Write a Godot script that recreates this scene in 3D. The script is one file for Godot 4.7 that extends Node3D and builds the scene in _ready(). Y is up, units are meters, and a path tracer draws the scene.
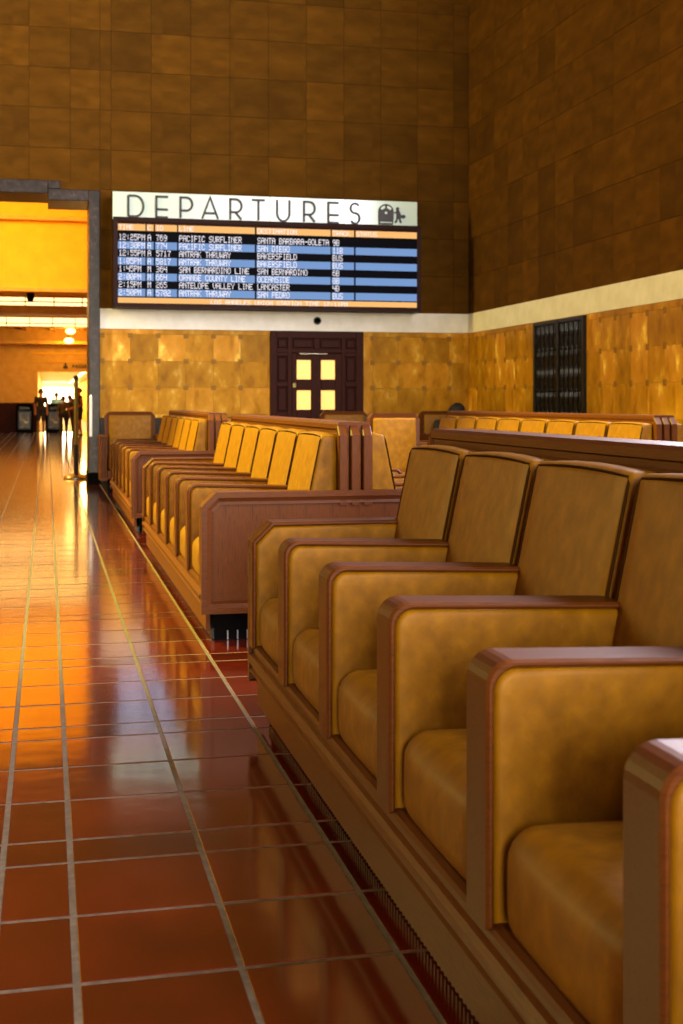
extends Node3D

# ------------------------------------------------------------------ frame and light
const EYE := Vector3(0, 1.25, 0)
const FOCAL := 1285.0          # pixels, for a 683 x 1024 picture
const YAW := 12.908            # degrees the lens looks right of the hall's long axis
const SHIFT := 110.5           # pixels the lens is shifted down
const BACK := 19.9             # depth of the back wall (z = -BACK)
const RIGHT := 6.68            # x of the right wall
const LEFT := -10.5
const REAR := -14.0
const TOP := 13.0

var rng := RandomNumberGenerator.new()
var M := {}
var used := {}

func _ready() -> void:
	rng.seed = 7
	setup_camera()
	setup_sky()
	make_materials()
	setup_window_light()
	build_floor()
	build_walls()
	build_passage()
	build_door()
	build_grille()
	build_board()
	build_benches()
	build_armchairs()
	build_added_flood_lamp()
	build_passage_things()
	build_people()

func setup_camera() -> void:
	var cam := Camera3D.new()
	cam.name = "camera"
	cam.projection = Camera3D.PROJECTION_FRUSTUM
	cam.near = 0.05
	cam.far = 300.0
	cam.size = 0.05 * 1024.0 / FOCAL
	cam.frustum_offset = Vector2(0, -0.05 * SHIFT / FOCAL)
	cam.position = EYE
	cam.rotation_degrees.y = -YAW
	var at := CameraAttributesPhysical.new()
	at.exposure_aperture = 6.3
	at.frustum_focal_length = 45.0
	at.frustum_focus_distance = 4.6
	cam.attributes = at
	add_child(cam)
	cam.current = true

func setup_sky() -> void:
	var e := Environment.new()
	var sky := Sky.new()
	var sm := ProceduralSkyMaterial.new()
	sm.sky_top_color = Color(0.42, 0.55, 0.85)
	sm.sky_horizon_color = Color(0.80, 0.84, 0.92)
	sm.ground_horizon_color = Color(0.55, 0.52, 0.50)
	sm.ground_bottom_color = Color(0.30, 0.27, 0.25)
	sky.sky_material = sm
	e.background_mode = Environment.BG_SKY
	e.sky = sky
	e.background_energy_multiplier = 1.5
	e.tonemap_mode = Environment.TONE_MAPPER_LINEAR
	e.tonemap_exposure = 1.0
	e.sdfgi_enabled = true
	e.ssao_enabled = true
	e.ssil_enabled = true
	var w := WorldEnvironment.new()
	w.environment = e
	add_child(w)

const WIN_W := 2.3
const WIN_Y0 := 3.5
const WIN_Y1 := 9.2
const RIGHT_WINDOWS := [11.0, 3.0, -5.0, -12.0]
const LEFT_WINDOWS := [16.0]
const DAY := Color(0.97, 0.95, 1.0)
const DAY_ENERGY := 13.5
const AMBER := Color(1.0, 0.90, 0.52)
const AMBER_ENERGY := 13.5
# entrance glazing in the wall behind the camera: x0, y0, x1, y1
const ENTRY := [-3.2, 1.0, 2.3, 6.0]
const ENTRY_COLOR := Color(1.0, 0.97, 0.86)
const ENTRY_ENERGY := 14.5

func setup_window_light() -> void:
	for d in RIGHT_WINDOWS:
		area_light("daylight", Vector3(RIGHT - 0.02, (WIN_Y0 + WIN_Y1) / 2, -d), Vector2(WIN_W, WIN_Y1 - WIN_Y0), Vector3(0, 90, 0), DAY, DAY_ENERGY)
	for d in LEFT_WINDOWS:
		area_light("low_sun_daylight", Vector3(LEFT + 0.02, (WIN_Y0 + WIN_Y1) / 2, -d), Vector2(WIN_W, WIN_Y1 - WIN_Y0), Vector3(0, -90, 0), AMBER, AMBER_ENERGY)
	area_light("entrance_daylight", Vector3((ENTRY[0] + ENTRY[2]) / 2, (ENTRY[1] + ENTRY[3]) / 2, -REAR - 0.05), Vector2(ENTRY[2] - ENTRY[0], ENTRY[3] - ENTRY[1]), Vector3.ZERO, ENTRY_COLOR, ENTRY_ENERGY)

func area_light(called: String, at: Vector3, size: Vector2, deg: Vector3, color: Color, energy: float, parent: Node = self) -> void:
	var l := AreaLight3D.new()
	l.name = called
	l.area_size = size
	l.area_normalize_energy = false
	l.light_color = color
	l.light_energy = energy
	l.shadow_enabled = true
	l.area_range = 60.0
	l.position = at
	l.rotation_degrees = deg
	parent.add_child(l, true)

func omni(at: Vector3, color: Color, energy: float, size: float, parent: Node) -> void:
	var l := OmniLight3D.new()
	l.name = "lamp_light"
	l.light_color = color
	l.light_energy = energy
	l.light_size = size
	l.omni_range = 60.0
	l.omni_attenuation = 2.0
	l.shadow_enabled = true
	l.position = at
	parent.add_child(l, true)

# ------------------------------------------------------------------ materials
func noise(freq: float, octaves := 4, kind := FastNoiseLite.TYPE_SIMPLEX_SMOOTH, s := 1) -> FastNoiseLite:
	var n := FastNoiseLite.new()
	n.noise_type = kind
	n.seed = s
	n.frequency = freq
	n.fractal_octaves = octaves
	return n

func ramp(stops: Array) -> Gradient:
	var g := Gradient.new()
	var off := PackedFloat32Array()
	var col := PackedColorArray()
	for s in stops:
		off.append(s[0])
		col.append(s[1])
	g.offsets = off
	g.colors = col
	return g

func noise_tex(n: FastNoiseLite, stops: Array, size := 512, seamless := true) -> NoiseTexture2D:
	var t := NoiseTexture2D.new()
	t.width = size
	t.height = size
	t.seamless = seamless
	t.noise = n
	if stops.size():
		t.color_ramp = ramp(stops)
	return t

func mat(called: String, color: Color, rough := 0.6, metal := 0.0) -> StandardMaterial3D:
	var m := StandardMaterial3D.new()
	m.resource_name = called
	m.albedo_color = color
	m.roughness = rough
	m.metallic = metal
	return m

func textured(called: String, tex: Texture2D, scale: Vector3, rough: float, world := false, tint := Color.WHITE) -> StandardMaterial3D:
	var m := mat(called, tint, rough)
	m.albedo_texture = tex
	m.uv1_triplanar = true
	m.uv1_world_triplanar = world
	m.uv1_scale = scale
	return m

func glow(called: String, color: Color, energy: float) -> StandardMaterial3D:
	var m := mat(called, color, 0.5)
	m.emission_enabled = true
	m.emission = color
	m.emission_energy_multiplier = energy
	return m

func bump(m: StandardMaterial3D, tex: Texture2D, cm: float) -> void:
	m.heightmap_enabled = true
	m.heightmap_texture = tex
	m.heightmap_scale = cm

func make_materials() -> void:
	var fine := noise_tex(noise(0.03, 4, FastNoiseLite.TYPE_SIMPLEX_SMOOTH, 5), [[0.0, Color(0.2, 0.2, 0.2)], [1.0, Color(0.8, 0.8, 0.8)]])
	var slow := noise_tex(noise(0.008, 2, FastNoiseLite.TYPE_SIMPLEX_SMOOTH, 9), [[0.0, Color(0.2, 0.2, 0.2)], [1.0, Color(0.8, 0.8, 0.8)]])
	# wood, grain along z, x or y
	var grain := noise_tex(noise(0.02, 5, FastNoiseLite.TYPE_SIMPLEX_SMOOTH, 3), [[0.0, Color(0.24, 0.11, 0.028)], [0.45, Color(0.355, 0.178, 0.045)], [0.7, Color(0.305, 0.15, 0.037)], [1.0, Color(0.42, 0.22, 0.065)]])
	M.wood_z = textured("wood_z", grain, Vector3(7, 7, 0.5), 0.42)
	M.wood_z.metallic_specular = 0.28
	M.wood_x = textured("wood_x", grain, Vector3(0.5, 7, 7), 0.42)
	M.wood_y = textured("wood_y", grain, Vector3(7, 0.5, 7), 0.42)
	M.wood_x.metallic_specular = 0.28
	M.wood_y.metallic_specular = 0.28
	var dgrain := noise_tex(noise(0.02, 5, FastNoiseLite.TYPE_SIMPLEX_SMOOTH, 13), [[0.0, Color(0.13, 0.04, 0.015)], [0.5, Color(0.20, 0.07, 0.03)], [1.0, Color(0.25, 0.095, 0.04)]])
	M.door_wood = textured("door_wood", dgrain, Vector3(6, 0.5, 6), 0.55)
	M.door_wood.metallic_specular = 0.22
	# leather
	var hide := noise_tex(noise(0.012, 5, FastNoiseLite.TYPE_SIMPLEX_SMOOTH, 21), [[0.0, Color(0.43, 0.27, 0.007)], [0.35, Color(0.48, 0.308, 0.010)], [0.65, Color(0.51, 0.333, 0.012)], [1.0, Color(0.565, 0.375, 0.018)]])
	M.leather = textured("leather", hide, Vector3(2.2, 1.9, 2.2), 0.5, true)
	M.leather.metallic_specular = 0.27
	bump(M.leather, fine, 0.12)
	M.piping = mat("piping", Color(0.20, 0.115, 0.03), 0.8)
	M.piping.metallic_specular = 0.1
	M.black = mat("black", Color(0.03, 0.025, 0.025), 0.75)
	M.black.metallic_specular = 0.15
	M.slot = mat("slot", Color(0.62, 0.60, 0.62), 0.4, 0.6)
	# red floor tiles, glazed and slightly wavy
	M.floor_tile = []
	for i in 5:
		var k: float = [0.78, 0.75, 0.81, 0.66, 0.78][i]
		var t := noise_tex(noise(0.01, 4, FastNoiseLite.TYPE_SIMPLEX_SMOOTH, 31 + i), [[0.0, Color(0.41 * k, 0.105 * k, 0.03 * k)], [0.5, Color(0.46 * k, 0.12 * k, 0.036 * k)], [1.0, Color(0.51 * k, 0.145 * k, 0.045 * k)]], 256)
		var m := textured("floor_tile", t, Vector3(1.1, 1.1, 1.1), 0.12, true)
		m.metallic_specular = 0.8
		m.clearcoat_enabled = true
		m.clearcoat = 1.0
		m.clearcoat_roughness = 0.1
		bump(m, slow, 0.12)
		M.floor_tile.append(m)
	var gt := noise_tex(noise(0.05, 4, FastNoiseLite.TYPE_SIMPLEX_SMOOTH, 41), [[0.0, Color(0.30, 0.25, 0.19)], [1.0, Color(0.45, 0.39, 0.31)]], 256)
	M.grout = textured("grout", gt, Vector3(2, 2, 2), 0.6, true)
	# brown acoustic wall tiles
	M.brown = []
	for i in 5:
		var k: float = [0.94, 0.88, 0.98, 0.91, 0.84][i]
		var t := noise_tex(noise(0.006, 5, FastNoiseLite.TYPE_SIMPLEX_SMOOTH, 51 + i), [[0.0, Color(0.32 * k, 0.20 * k, 0.035 * k)], [0.5, Color(0.36 * k, 0.228 * k, 0.045 * k)], [1.0, Color(0.40 * k, 0.258 * k, 0.06 * k)]], 256)
		var m := textured("acoustic_tile", t, Vector3(0.9, 1.9, 0.9), 0.95, true)
		m.metallic_specular = 0.2
		bump(m, fine, 0.3)
		M.brown.append(m)
	M.brown_joint = mat("brown_joint", Color(0.33, 0.225, 0.075), 0.95)
	# golden travertine wall tiles
	M.gold = []
	for i in 7:
		var k: float = [1.0, 0.94, 1.08, 0.97, 1.03, 0.91, 1.14][i]
		var w: float = [0.0, 0.0, 0.05, 0.0, 0.02, 0.0, 0.09][i]
		var n := noise(0.007, 5, FastNoiseLite.TYPE_SIMPLEX_SMOOTH, 61 + i)
		n.fractal_gain = 0.55
		var t := noise_tex(n, [[0.0, Color(0.57 * k, 0.37 * k, 0.04 * k)], [0.3, Color(0.66 * k, 0.45 * k, 0.06 * k + w * 0.4)], [0.65, Color(0.71 * k, 0.495 * k, 0.08 * k + w)], [0.86, Color(minf(0.77 * k + w * 0.4, 1), minf(0.57 * k + w, 1), 0.17 * k + w)], [1.0, Color(minf(0.84 * k + w * 0.4, 1), minf(0.68 * k + w, 1), 0.32 * k + w)]], 256)
		M.gold.append(textured("travertine", t, Vector3(1.6, 1.0, 1.6), 0.42, true))
		M.gold[i].metallic_specular = 0.2
	M.gold_joint = mat("gold_joint", Color(0.45, 0.29, 0.08), 0.6)
	M.inset = mat("inset", Color(0.55, 0.40, 0.18), 0.6)
	M.inset.metallic_specular = 0.15
	# dark marble
	var mn := noise(0.012, 5, FastNoiseLite.TYPE_SIMPLEX_SMOOTH, 77)
	mn.fractal_type = FastNoiseLite.FRACTAL_RIDGED
	mn.domain_warp_enabled = true
	mn.domain_warp_amplitude = 25.0
	var mt := noise_tex(mn, [[0.0, Color(0.11, 0.085, 0.08)], [0.6, Color(0.175, 0.135, 0.125)], [0.85, Color(0.235, 0.19, 0.175)], [0.96, Color(0.40, 0.36, 0.34)], [1.0, Color(0.52, 0.48, 0.46)]])
	M.marble = textured("marble", mt, Vector3(0.7, 0.55, 0.7), 0.35, true)
	M.marble.metallic_specular = 0.3
	var vt := noise_tex(mn, [[0.0, Color(0.05, 0.045, 0.035)], [0.6, Color(0.11, 0.09, 0.06)], [0.86, Color(0.20, 0.165, 0.10)], [0.95, Color(0.45, 0.40, 0.28)], [1.0, Color(0.60, 0.55, 0.43)]])
	M.dado = textured("dado", vt, Vector3(2.4, 2.0, 2.4), 0.35, true)
	M.dado.metallic_specular = 0.25
	var ct := noise_tex(noise(0.02, 4, FastNoiseLite.TYPE_SIMPLEX_SMOOTH, 88), [[0.0, Color(0.88, 0.86, 0.78)], [1.0, Color(0.95, 0.93, 0.87)]], 256)
	M.cream = textured("cream", ct, Vector3(0.7, 0.7, 0.7), 0.55, true)
	M.plaster = textured("plaster", noise_tex(noise(0.02, 4, FastNoiseLite.TYPE_SIMPLEX_SMOOTH, 89), [[0.0, Color(0.90, 0.68, 0.10)], [1.0, Color(0.95, 0.74, 0.14)]], 256), Vector3(0.5, 0.5, 0.5), 0.7, true)
	M.plaster_soft = textured("plaster_soft", noise_tex(noise(0.02, 4, FastNoiseLite.TYPE_SIMPLEX_SMOOTH, 90), [[0.0, Color(0.80, 0.61, 0.24)], [1.0, Color(0.87, 0.69, 0.32)]], 256), Vector3(0.5, 0.5, 0.5), 0.7, true)
	M.ceiling = mat("ceiling", Color(0.34, 0.24, 0.14), 0.9)
	M.iron = mat("iron", Color(0.09, 0.075, 0.07), 0.35, 0.5)
	M.chrome = mat("chrome", Color(0.62, 0.58, 0.50), 0.22, 1.0)
	M.brass = mat("brass", Color(0.45, 0.40, 0.22), 0.3, 0.9)
	M.bezel = mat("bezel", Color(0.17, 0.095, 0.075), 0.6)
	M.bezel.metallic_specular = 0.2
	M.letter = mat("letter", Color(0.13, 0.09, 0.07), 0.5)
	M.sign_panel = mat("sign_panel", Color(0.76, 0.83, 0.76), 0.16)
	M.sign_panel.metallic_specular = 0.6
	M.sign_panel.emission_enabled = true
	M.sign_panel.emission = Color(0.80, 0.88, 0.82)
	M.sign_panel.emission_energy_multiplier = 0.1
	M.glass = mat("glass", Color(0.9, 0.95, 1.0, 0.12), 0.05)
	M.glass.transparency = BaseMaterial3D.TRANSPARENCY_ALPHA
	M.lit_pane = glow("lit_pane", Color(1.0, 0.80, 0.42), 0.75)
	M.lamp = glow("lamp_glass", Color(1.0, 0.80, 0.45), 6.0)
	M.trough = glow("light_glass", Color(1.0, 0.86, 0.58), 2.2)
	M.tube = glow("tube_light", Color(1.0, 0.90, 0.66), 5.0)
	M.day_glow = glow("window_light", Color(1.0, 0.92, 0.78), 4.0)

# ------------------------------------------------------------------ naming and shape helpers
func numbered(called: String) -> String:
	if not used.has(called):
		used[called] = 0
		return called
	used[called] += 1
	return "%s_%03d" % [called, used[called]]

func thing(called: String, label: String, category: String, at := Vector3.ZERO, turn := 0.0, group := "") -> Node3D:
	var o := Node3D.new()
	o.name = numbered(called)
	add_child(o)
	o.position = at
	o.rotation.y = turn
	tag(o, label, category, group)
	return o

func tag(o: Node, label: String, category: String, group := "", kind := "") -> void:
	if label: o.set_meta("label", label)
	if category: o.set_meta("category", category)
	if group: o.set_meta("group", group)
	if kind: o.set_meta("kind", kind)

func structure(called: String, label := "") -> Node3D:
	var o := Node3D.new()
	o.name = called
	add_child(o)
	o.set_meta("kind", "structure")
	if label: o.set_meta("label", label)
	return o

func mesh_node(called: String, mesh: Mesh, m: Material, parent: Node, at := Vector3.ZERO, rot := Vector3.ZERO) -> MeshInstance3D:
	var o := MeshInstance3D.new()
	o.name = called
	o.mesh = mesh
	o.material_override = m
	o.position = at
	o.rotation = rot
	parent.add_child(o, true)
	return o

func start() -> SurfaceTool:
	var st := SurfaceTool.new()
	st.begin(Mesh.PRIMITIVE_TRIANGLES)
	st.set_smooth_group(-1)
	return st

func done(st: SurfaceTool) -> ArrayMesh:
	st.generate_normals()
	return st.commit()

func part(called: String, st: SurfaceTool, m: Material, parent: Node, at := Vector3.ZERO, rot := Vector3.ZERO) -> MeshInstance3D:
	return mesh_node(called, done(st), m, parent, at, rot)

func tri(st: SurfaceTool, a: Vector3, b: Vector3, c: Vector3) -> void:
	st.add_vertex(a)
	st.add_vertex(b)
	st.add_vertex(c)

func quad(st: SurfaceTool, a: Vector3, b: Vector3, c: Vector3, d: Vector3) -> void:
	tri(st, a, b, c)
	tri(st, a, c, d)

func box(st: SurfaceTool, lo: Vector3, hi: Vector3, b := 0.0) -> void:
	var p := PackedVector2Array([Vector2(lo.x, lo.y), Vector2(hi.x, lo.y), Vector2(hi.x, hi.y), Vector2(lo.x, hi.y)])
	extrude(st, p, lo.z, hi.z, b)

func ccw(p: PackedVector2Array) -> PackedVector2Array:
	if Geometry2D.is_polygon_clockwise(p):
		p = p.duplicate()
		p.reverse()
	# Geometry2D counts with y down; make sure by area
	var a := 0.0
	for i in p.size():
		a += p[i].cross(p[(i + 1) % p.size()])
	if a < 0:
		p = p.duplicate()
		p.reverse()
	return p

func inset(p: PackedVector2Array, d: float) -> PackedVector2Array:
	var r := PackedVector2Array()
	var n := p.size()
	for i in n:
		var e0 := (p[i] - p[(i + n - 1) % n]).normalized()
		var e1 := (p[(i + 1) % n] - p[i]).normalized()
		var n0 := Vector2(-e0.y, e0.x)
		var n1 := Vector2(-e1.y, e1.x)
		var k := n0 + n1
		var f := 1.0 / maxf(0.25, 1.0 + n0.dot(n1))
		r.append(p[i] + k * d * f)
	return r

func extrude(st: SurfaceTool, poly: PackedVector2Array, z0: float, z1: float, b := 0.0, t := Transform3D.IDENTITY) -> void:
	var p := ccw(poly)
	var rings := []
	if b > 0.0:
		var q := inset(p, b)
		rings = [[q, z0], [p, z0 + b], [p, z1 - b], [q, z1]]
	else:
		rings = [[p, z0], [p, z1]]
	var n := p.size()
	for k in rings.size() - 1:
		var a: PackedVector2Array = rings[k][0]
		var c: PackedVector2Array = rings[k + 1][0]
		var za: float = rings[k][1]
		var zc: float = rings[k + 1][1]
		for i in n:
			var j := (i + 1) % n
			quad(st, t * Vector3(a[i].x, a[i].y, za), t * Vector3(c[i].x, c[i].y, zc), t * Vector3(c[j].x, c[j].y, zc), t * Vector3(a[j].x, a[j].y, za))
	var capp: PackedVector2Array = rings[0][0]
	var ix := Geometry2D.triangulate_polygon(capp)
	for i in range(0, ix.size(), 3):
		var a2 := capp[ix[i]]
		var b2 := capp[ix[i + 1]]
		var c2 := capp[ix[i + 2]]
		if (b2 - a2).cross(c2 - a2) < 0:
			var s := b2
			b2 = c2
			c2 = s
		# z1 face seen from +z runs clockwise
		tri(st, t * Vector3(a2.x, a2.y, z1), t * Vector3(c2.x, c2.y, z1), t * Vector3(b2.x, b2.y, z1))
		tri(st, t * Vector3(a2.x, a2.y, z0), t * Vector3(b2.x, b2.y, z0), t * Vector3(c2.x, c2.y, z0))

func padded(poly: PackedVector2Array, z0: float, z1: float, r: float) -> ArrayMesh:
	# an upholstered slab: the long edges rounded in four steps, a flat ring before the caps
	var p := ccw(poly)
	var n := p.size()
	var rings := []
	for k in 5:
		var a := PI / 2 * k / 4.0
		rings.append([inset(p, r * (1.0 - sin(a))), z0 + r * (1.0 - cos(a))])
	for k in 5:
		var a := PI / 2 * (4 - k) / 4.0
		rings.append([inset(p, r * (1.0 - sin(a))), z1 - r * (1.0 - cos(a))])
	rings.push_front([inset(p, r * 2.2), z0 - 0.0015])
	rings.push_back([inset(p, r * 2.2), z1 + 0.0015])
	var st := SurfaceTool.new()
	st.begin(Mesh.PRIMITIVE_TRIANGLES)
	st.set_smooth_group(0)
	for k in rings.size() - 1:
		var a: PackedVector2Array = rings[k][0]
		var c: PackedVector2Array = rings[k + 1][0]
		for i in n:
			var j := (i + 1) % n
			quad(st, Vector3(a[i].x, a[i].y, rings[k][1]), Vector3(c[i].x, c[i].y, rings[k + 1][1]), Vector3(c[j].x, c[j].y, rings[k + 1][1]), Vector3(a[j].x, a[j].y, rings[k][1]))
	var flat: PackedVector2Array = rings[0][0]
	var ix := Geometry2D.triangulate_polygon(flat)
	for i in range(0, ix.size(), 3):
		var a2 := flat[ix[i]]
		var b2 := flat[ix[i + 1]]
		var c2 := flat[ix[i + 2]]
		if (b2 - a2).cross(c2 - a2) < 0:
			var s := b2
			b2 = c2
			c2 = s
		tri(st, Vector3(a2.x, a2.y, z1 + 0.0015), Vector3(c2.x, c2.y, z1 + 0.0015), Vector3(b2.x, b2.y, z1 + 0.0015))
		tri(st, Vector3(a2.x, a2.y, z0 - 0.0015), Vector3(b2.x, b2.y, z0 - 0.0015), Vector3(c2.x, c2.y, z0 - 0.0015))
	st.index()
	st.generate_normals()
	return st.commit()

func frame_ring(st: SurfaceTool, outer: PackedVector2Array, w: float, z0: float, z1: float, slope := 0.0, t := Transform3D.IDENTITY) -> void:
	# a closed moulding: outer outline, width w, from z0 to z1 (inner edge lower by slope)
	var p := ccw(outer)
	var q := inset(p, w)
	var n := p.size()
	for i in n:
		var j := (i + 1) % n
		var a0 := t * Vector3(p[i].x, p[i].y, z0)
		var a1 := t * Vector3(p[j].x, p[j].y, z0)
		var b0 := t * Vector3(p[i].x, p[i].y, z1)
		var b1 := t * Vector3(p[j].x, p[j].y, z1)
		var c0 := t * Vector3(q[i].x, q[i].y, z1 - slope)
		var c1 := t * Vector3(q[j].x, q[j].y, z1 - slope)
		var d0 := t * Vector3(q[i].x, q[i].y, z0)
		var d1 := t * Vector3(q[j].x, q[j].y, z0)
		quad(st, a0, b0, b1, a1)
		quad(st, b0, c0, c1, b1)
		quad(st, c0, d0, d1, c1)

func along_z(poly: PackedVector2Array, length: float, b := 0.0) -> SurfaceTool:
	var st := start()
	extrude(st, poly, -length, 0.0, b)
	return st

# a box with rounded edges: grid faces pushed onto rounded corners; fn may bend it
func cushion(size: Vector3, r: float, n: int, puff: Vector3, bend := "") -> ArrayMesh:
	var st := SurfaceTool.new()
	st.begin(Mesh.PRIMITIVE_TRIANGLES)
	st.set_smooth_group(0)
	var h := size / 2.0
	var core := h - Vector3(r, r, r)
	var faces := [[Vector3(1, 0, 0), Vector3(0, 1, 0), Vector3(0, 0, 1)], [Vector3(-1, 0, 0), Vector3(0, 0, 1), Vector3(0, 1, 0)], [Vector3(0, 1, 0), Vector3(0, 0, 1), Vector3(1, 0, 0)], [Vector3(0, -1, 0), Vector3(1, 0, 0), Vector3(0, 0, 1)], [Vector3(0, 0, 1), Vector3(1, 0, 0), Vector3(0, 1, 0)], [Vector3(0, 0, -1), Vector3(0, 1, 0), Vector3(1, 0, 0)]]
	for f in faces:
		var g := []
		for i in n + 1:
			var row := []
			for j in n + 1:
				var u := spread(float(i) / n, h.dot((f[1] as Vector3).abs()), r)
				var v := spread(float(j) / n, h.dot((f[2] as Vector3).abs()), r)
				var p: Vector3 = f[0] * h + f[1] * u * h + f[2] * v * h
				var c := p.clamp(-core, core)
				var o := p - c
				var q := c + o.normalized() * r if o.length() > 1e-6 else p
				var k := (1.0 - u * u) * (1.0 - v * v)
				q += f[0] * puff * k
				if bend == "seat":
					q = bend_seat(q)
				elif bend == "back":
					q = bend_back(q)
				row.append(q)
			g.append(row)
		for i in n:
			for j in n:
				quad(st, g[i][j], g[i][j + 1], g[i + 1][j + 1], g[i + 1][j])
	st.index()
	st.generate_normals()
	return st.commit()

func spread(t: float, h: float, r: float) -> float:
	# more rows near the rounded edges
	var e := r / h
	var x := t * 2.0 - 1.0
	var s := signf(x)
	x = absf(x)
	var y: float
	if x < 0.5:
		y = x / 0.5 * (1.0 - e)
	else:
		var w := (x - 0.5) / 0.5
		y = 1.0 - e + e * w
	return s * y

func tube(st: SurfaceTool, pts: Array, r: float, sides := 6) -> void:
	var rings := []
	for i in pts.size():
		var d: Vector3 = (pts[mini(i + 1, pts.size() - 1)] - pts[maxi(i - 1, 0)]).normalized()
		var up := Vector3.UP if absf(d.y) < 0.9 else Vector3.RIGHT
		var a := d.cross(up).normalized()
		var b := a.cross(d).normalized()
		var ring := []
		for k in sides:
			var w := TAU * k / sides
			ring.append(pts[i] + (a * cos(w) + b * sin(w)) * r)
		rings.append(ring)
	for i in rings.size() - 1:
		for k in sides:
			var j := (k + 1) % sides
			quad(st, rings[i][k], rings[i][j], rings[i + 1][j], rings[i + 1][k])
	for k in range(1, sides - 1):
		tri(st, rings[0][0], rings[0][k + 1], rings[0][k])
		tri(st, rings[-1][0], rings[-1][k], rings[-1][k + 1])

func lathe(st: SurfaceTool, prof: Array, sides := 20, at := Vector3.ZERO) -> void:
	# prof: [radius, y] from bottom to top
	for i in prof.size() - 1:
		for k in sides:
			var w0 := TAU * k / sides
			var w1 := TAU * (k + 1) / sides
			var a := at + Vector3(cos(w0) * prof[i][0], prof[i][1], sin(w0) * prof[i][0])
			var b := at + Vector3(cos(w1) * prof[i][0], prof[i][1], sin(w1) * prof[i][0])
			var c := at + Vector3(cos(w1) * prof[i + 1][0], prof[i + 1][1], sin(w1) * prof[i + 1][0])
			var d := at + Vector3(cos(w0) * prof[i + 1][0], prof[i + 1][1], sin(w0) * prof[i + 1][0])
			quad(st, a, d, c, b)

func rect(x0: float, y0: float, x1: float, y1: float) -> PackedVector2Array:
	return PackedVector2Array([Vector2(x0, y0), Vector2(x1, y0), Vector2(x1, y1), Vector2(x0, y1)])

func slab(called: String, lo: Vector3, hi: Vector3, m: Material, parent: Node, b := 0.0) -> MeshInstance3D:
	# a box whose node stands at its middle
	var st := start()
	var c := (lo + hi) / 2
	box(st, lo - c, hi - c, b)
	return part(called, st, m, parent, c)

# ------------------------------------------------------------------ floor
func lines(first: float, narrow: float, wide: float, lo: float, hi: float) -> Array:
	# joints of the tile pattern: one narrow piece then three wide ones; each entry [start, end]
	var out := []
	var period := narrow + wide * 3
	var k := floori((lo - first) / period) - 1
	while true:
		var s := first + period * k
		if s > hi:
			break
		for q in [[0.0, narrow], [narrow, narrow + wide], [narrow + wide, narrow + wide * 2], [narrow + wide * 2, period]]:
			var a: float = s + q[0]
			var b: float = s + q[1]
			if b > lo and a < hi:
				out.append([a, b])
		k += 1
	return out

func build_floor() -> void:
	var fl := structure("floor", "glossy red quarry tile floor with pale grout joints")
	slab("grout_bed", Vector3(LEFT - 0.3, -0.3, -100), Vector3(RIGHT + 0.3, -0.0018, -REAR + 0.3), M.grout, fl)
	var shapes := {}
	var far := []
	for i in 5:
		far.append(start())
	var cols := lines(-0.118, 0.181, 0.3565, LEFT, RIGHT)
	var rows := lines(3.56, 0.186, 0.3735, REAR, 54.0)
	for r in rows:
		for c in cols:
			var w: float = c[1] - c[0]
			var d: float = r[1] - r[0]
			var gx := 0.0075
			if w < 0.2:
				gx = 0.009
			var cx: float = (c[0] + c[1]) / 2
			var cd: float = (r[0] + r[1]) / 2
			if cd > 21.0 and (cx < -7.0 or cx > 2.4):
				continue
			var narrow: bool = w < 0.2 or d < 0.2
			var tone := 3 if narrow and rng.randf() < 0.7 else rng.randi_range(0, 4)
			var edge_left: float = -0.045 * cd - 0.4
			var in_view: bool = cd > 2.0 and cd < 12.6 and cx > edge_left and (cx < 0.85 or (cd > 4.9 and cd < 6.8 and cx < 1.6) or (cd > 10.7 and cx < 1.3))
			var hx := w / 2 - gx
			var hz := d / 2 - 0.009
			if in_view:
				var key := "%d_%d" % [int(w * 100), int(d * 100)]
				if not shapes.has(key):
					var st := start()
					var p := rect(-hx, -hz, hx, hz)
					# laid flat: polygon in x,z, bevel on top
					var t := Transform3D(Basis(Vector3(1, 0, 0), Vector3(0, 0, -1), Vector3(0, 1, 0)), Vector3.ZERO)
					extrude(st, p, -0.012, 0.0, 0.0015, t)
					shapes[key] = done(st)
				var o := mesh_node("floor_tile", shapes[key], M.floor_tile[tone], fl, Vector3(cx, rng.randf_range(-0.0008, 0.0008), -cd))
				o.rotation = Vector3(rng.randf_range(-0.0012, 0.0012), 0, rng.randf_range(-0.0012, 0.0012))
			else:
				var st: SurfaceTool = far[tone]
				var y0 := -0.008
				var a := Vector3(cx - hx, 0, -cd - hz)
				var b := Vector3(cx + hx, 0, -cd - hz)
				var cc := Vector3(cx + hx, 0, -cd + hz)
				var dd := Vector3(cx - hx, 0, -cd + hz)
				var dn := Vector3(0, y0, 0)
				quad(st, a, b, cc, dd)
				quad(st, dd, cc, cc + dn, dd + dn)
				quad(st, a + dn, b + dn, b, a)
				quad(st, b, b + dn, cc + dn, cc)
				quad(st, a, dd, dd + dn, a + dn)
	for i in 5:
		var o := part("distant_tiles", far[i], M.floor_tile[i], fl)
		o.set_meta("kind", "stuff")

# ------------------------------------------------------------------ hall walls
func pieces_mesh(w: float, h: float, t: float, b: float) -> ArrayMesh:
	var st := start()
	extrude(st, rect(-w / 2, -h / 2, w / 2, h / 2), 0.0, t, b)
	return done(st)

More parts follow.
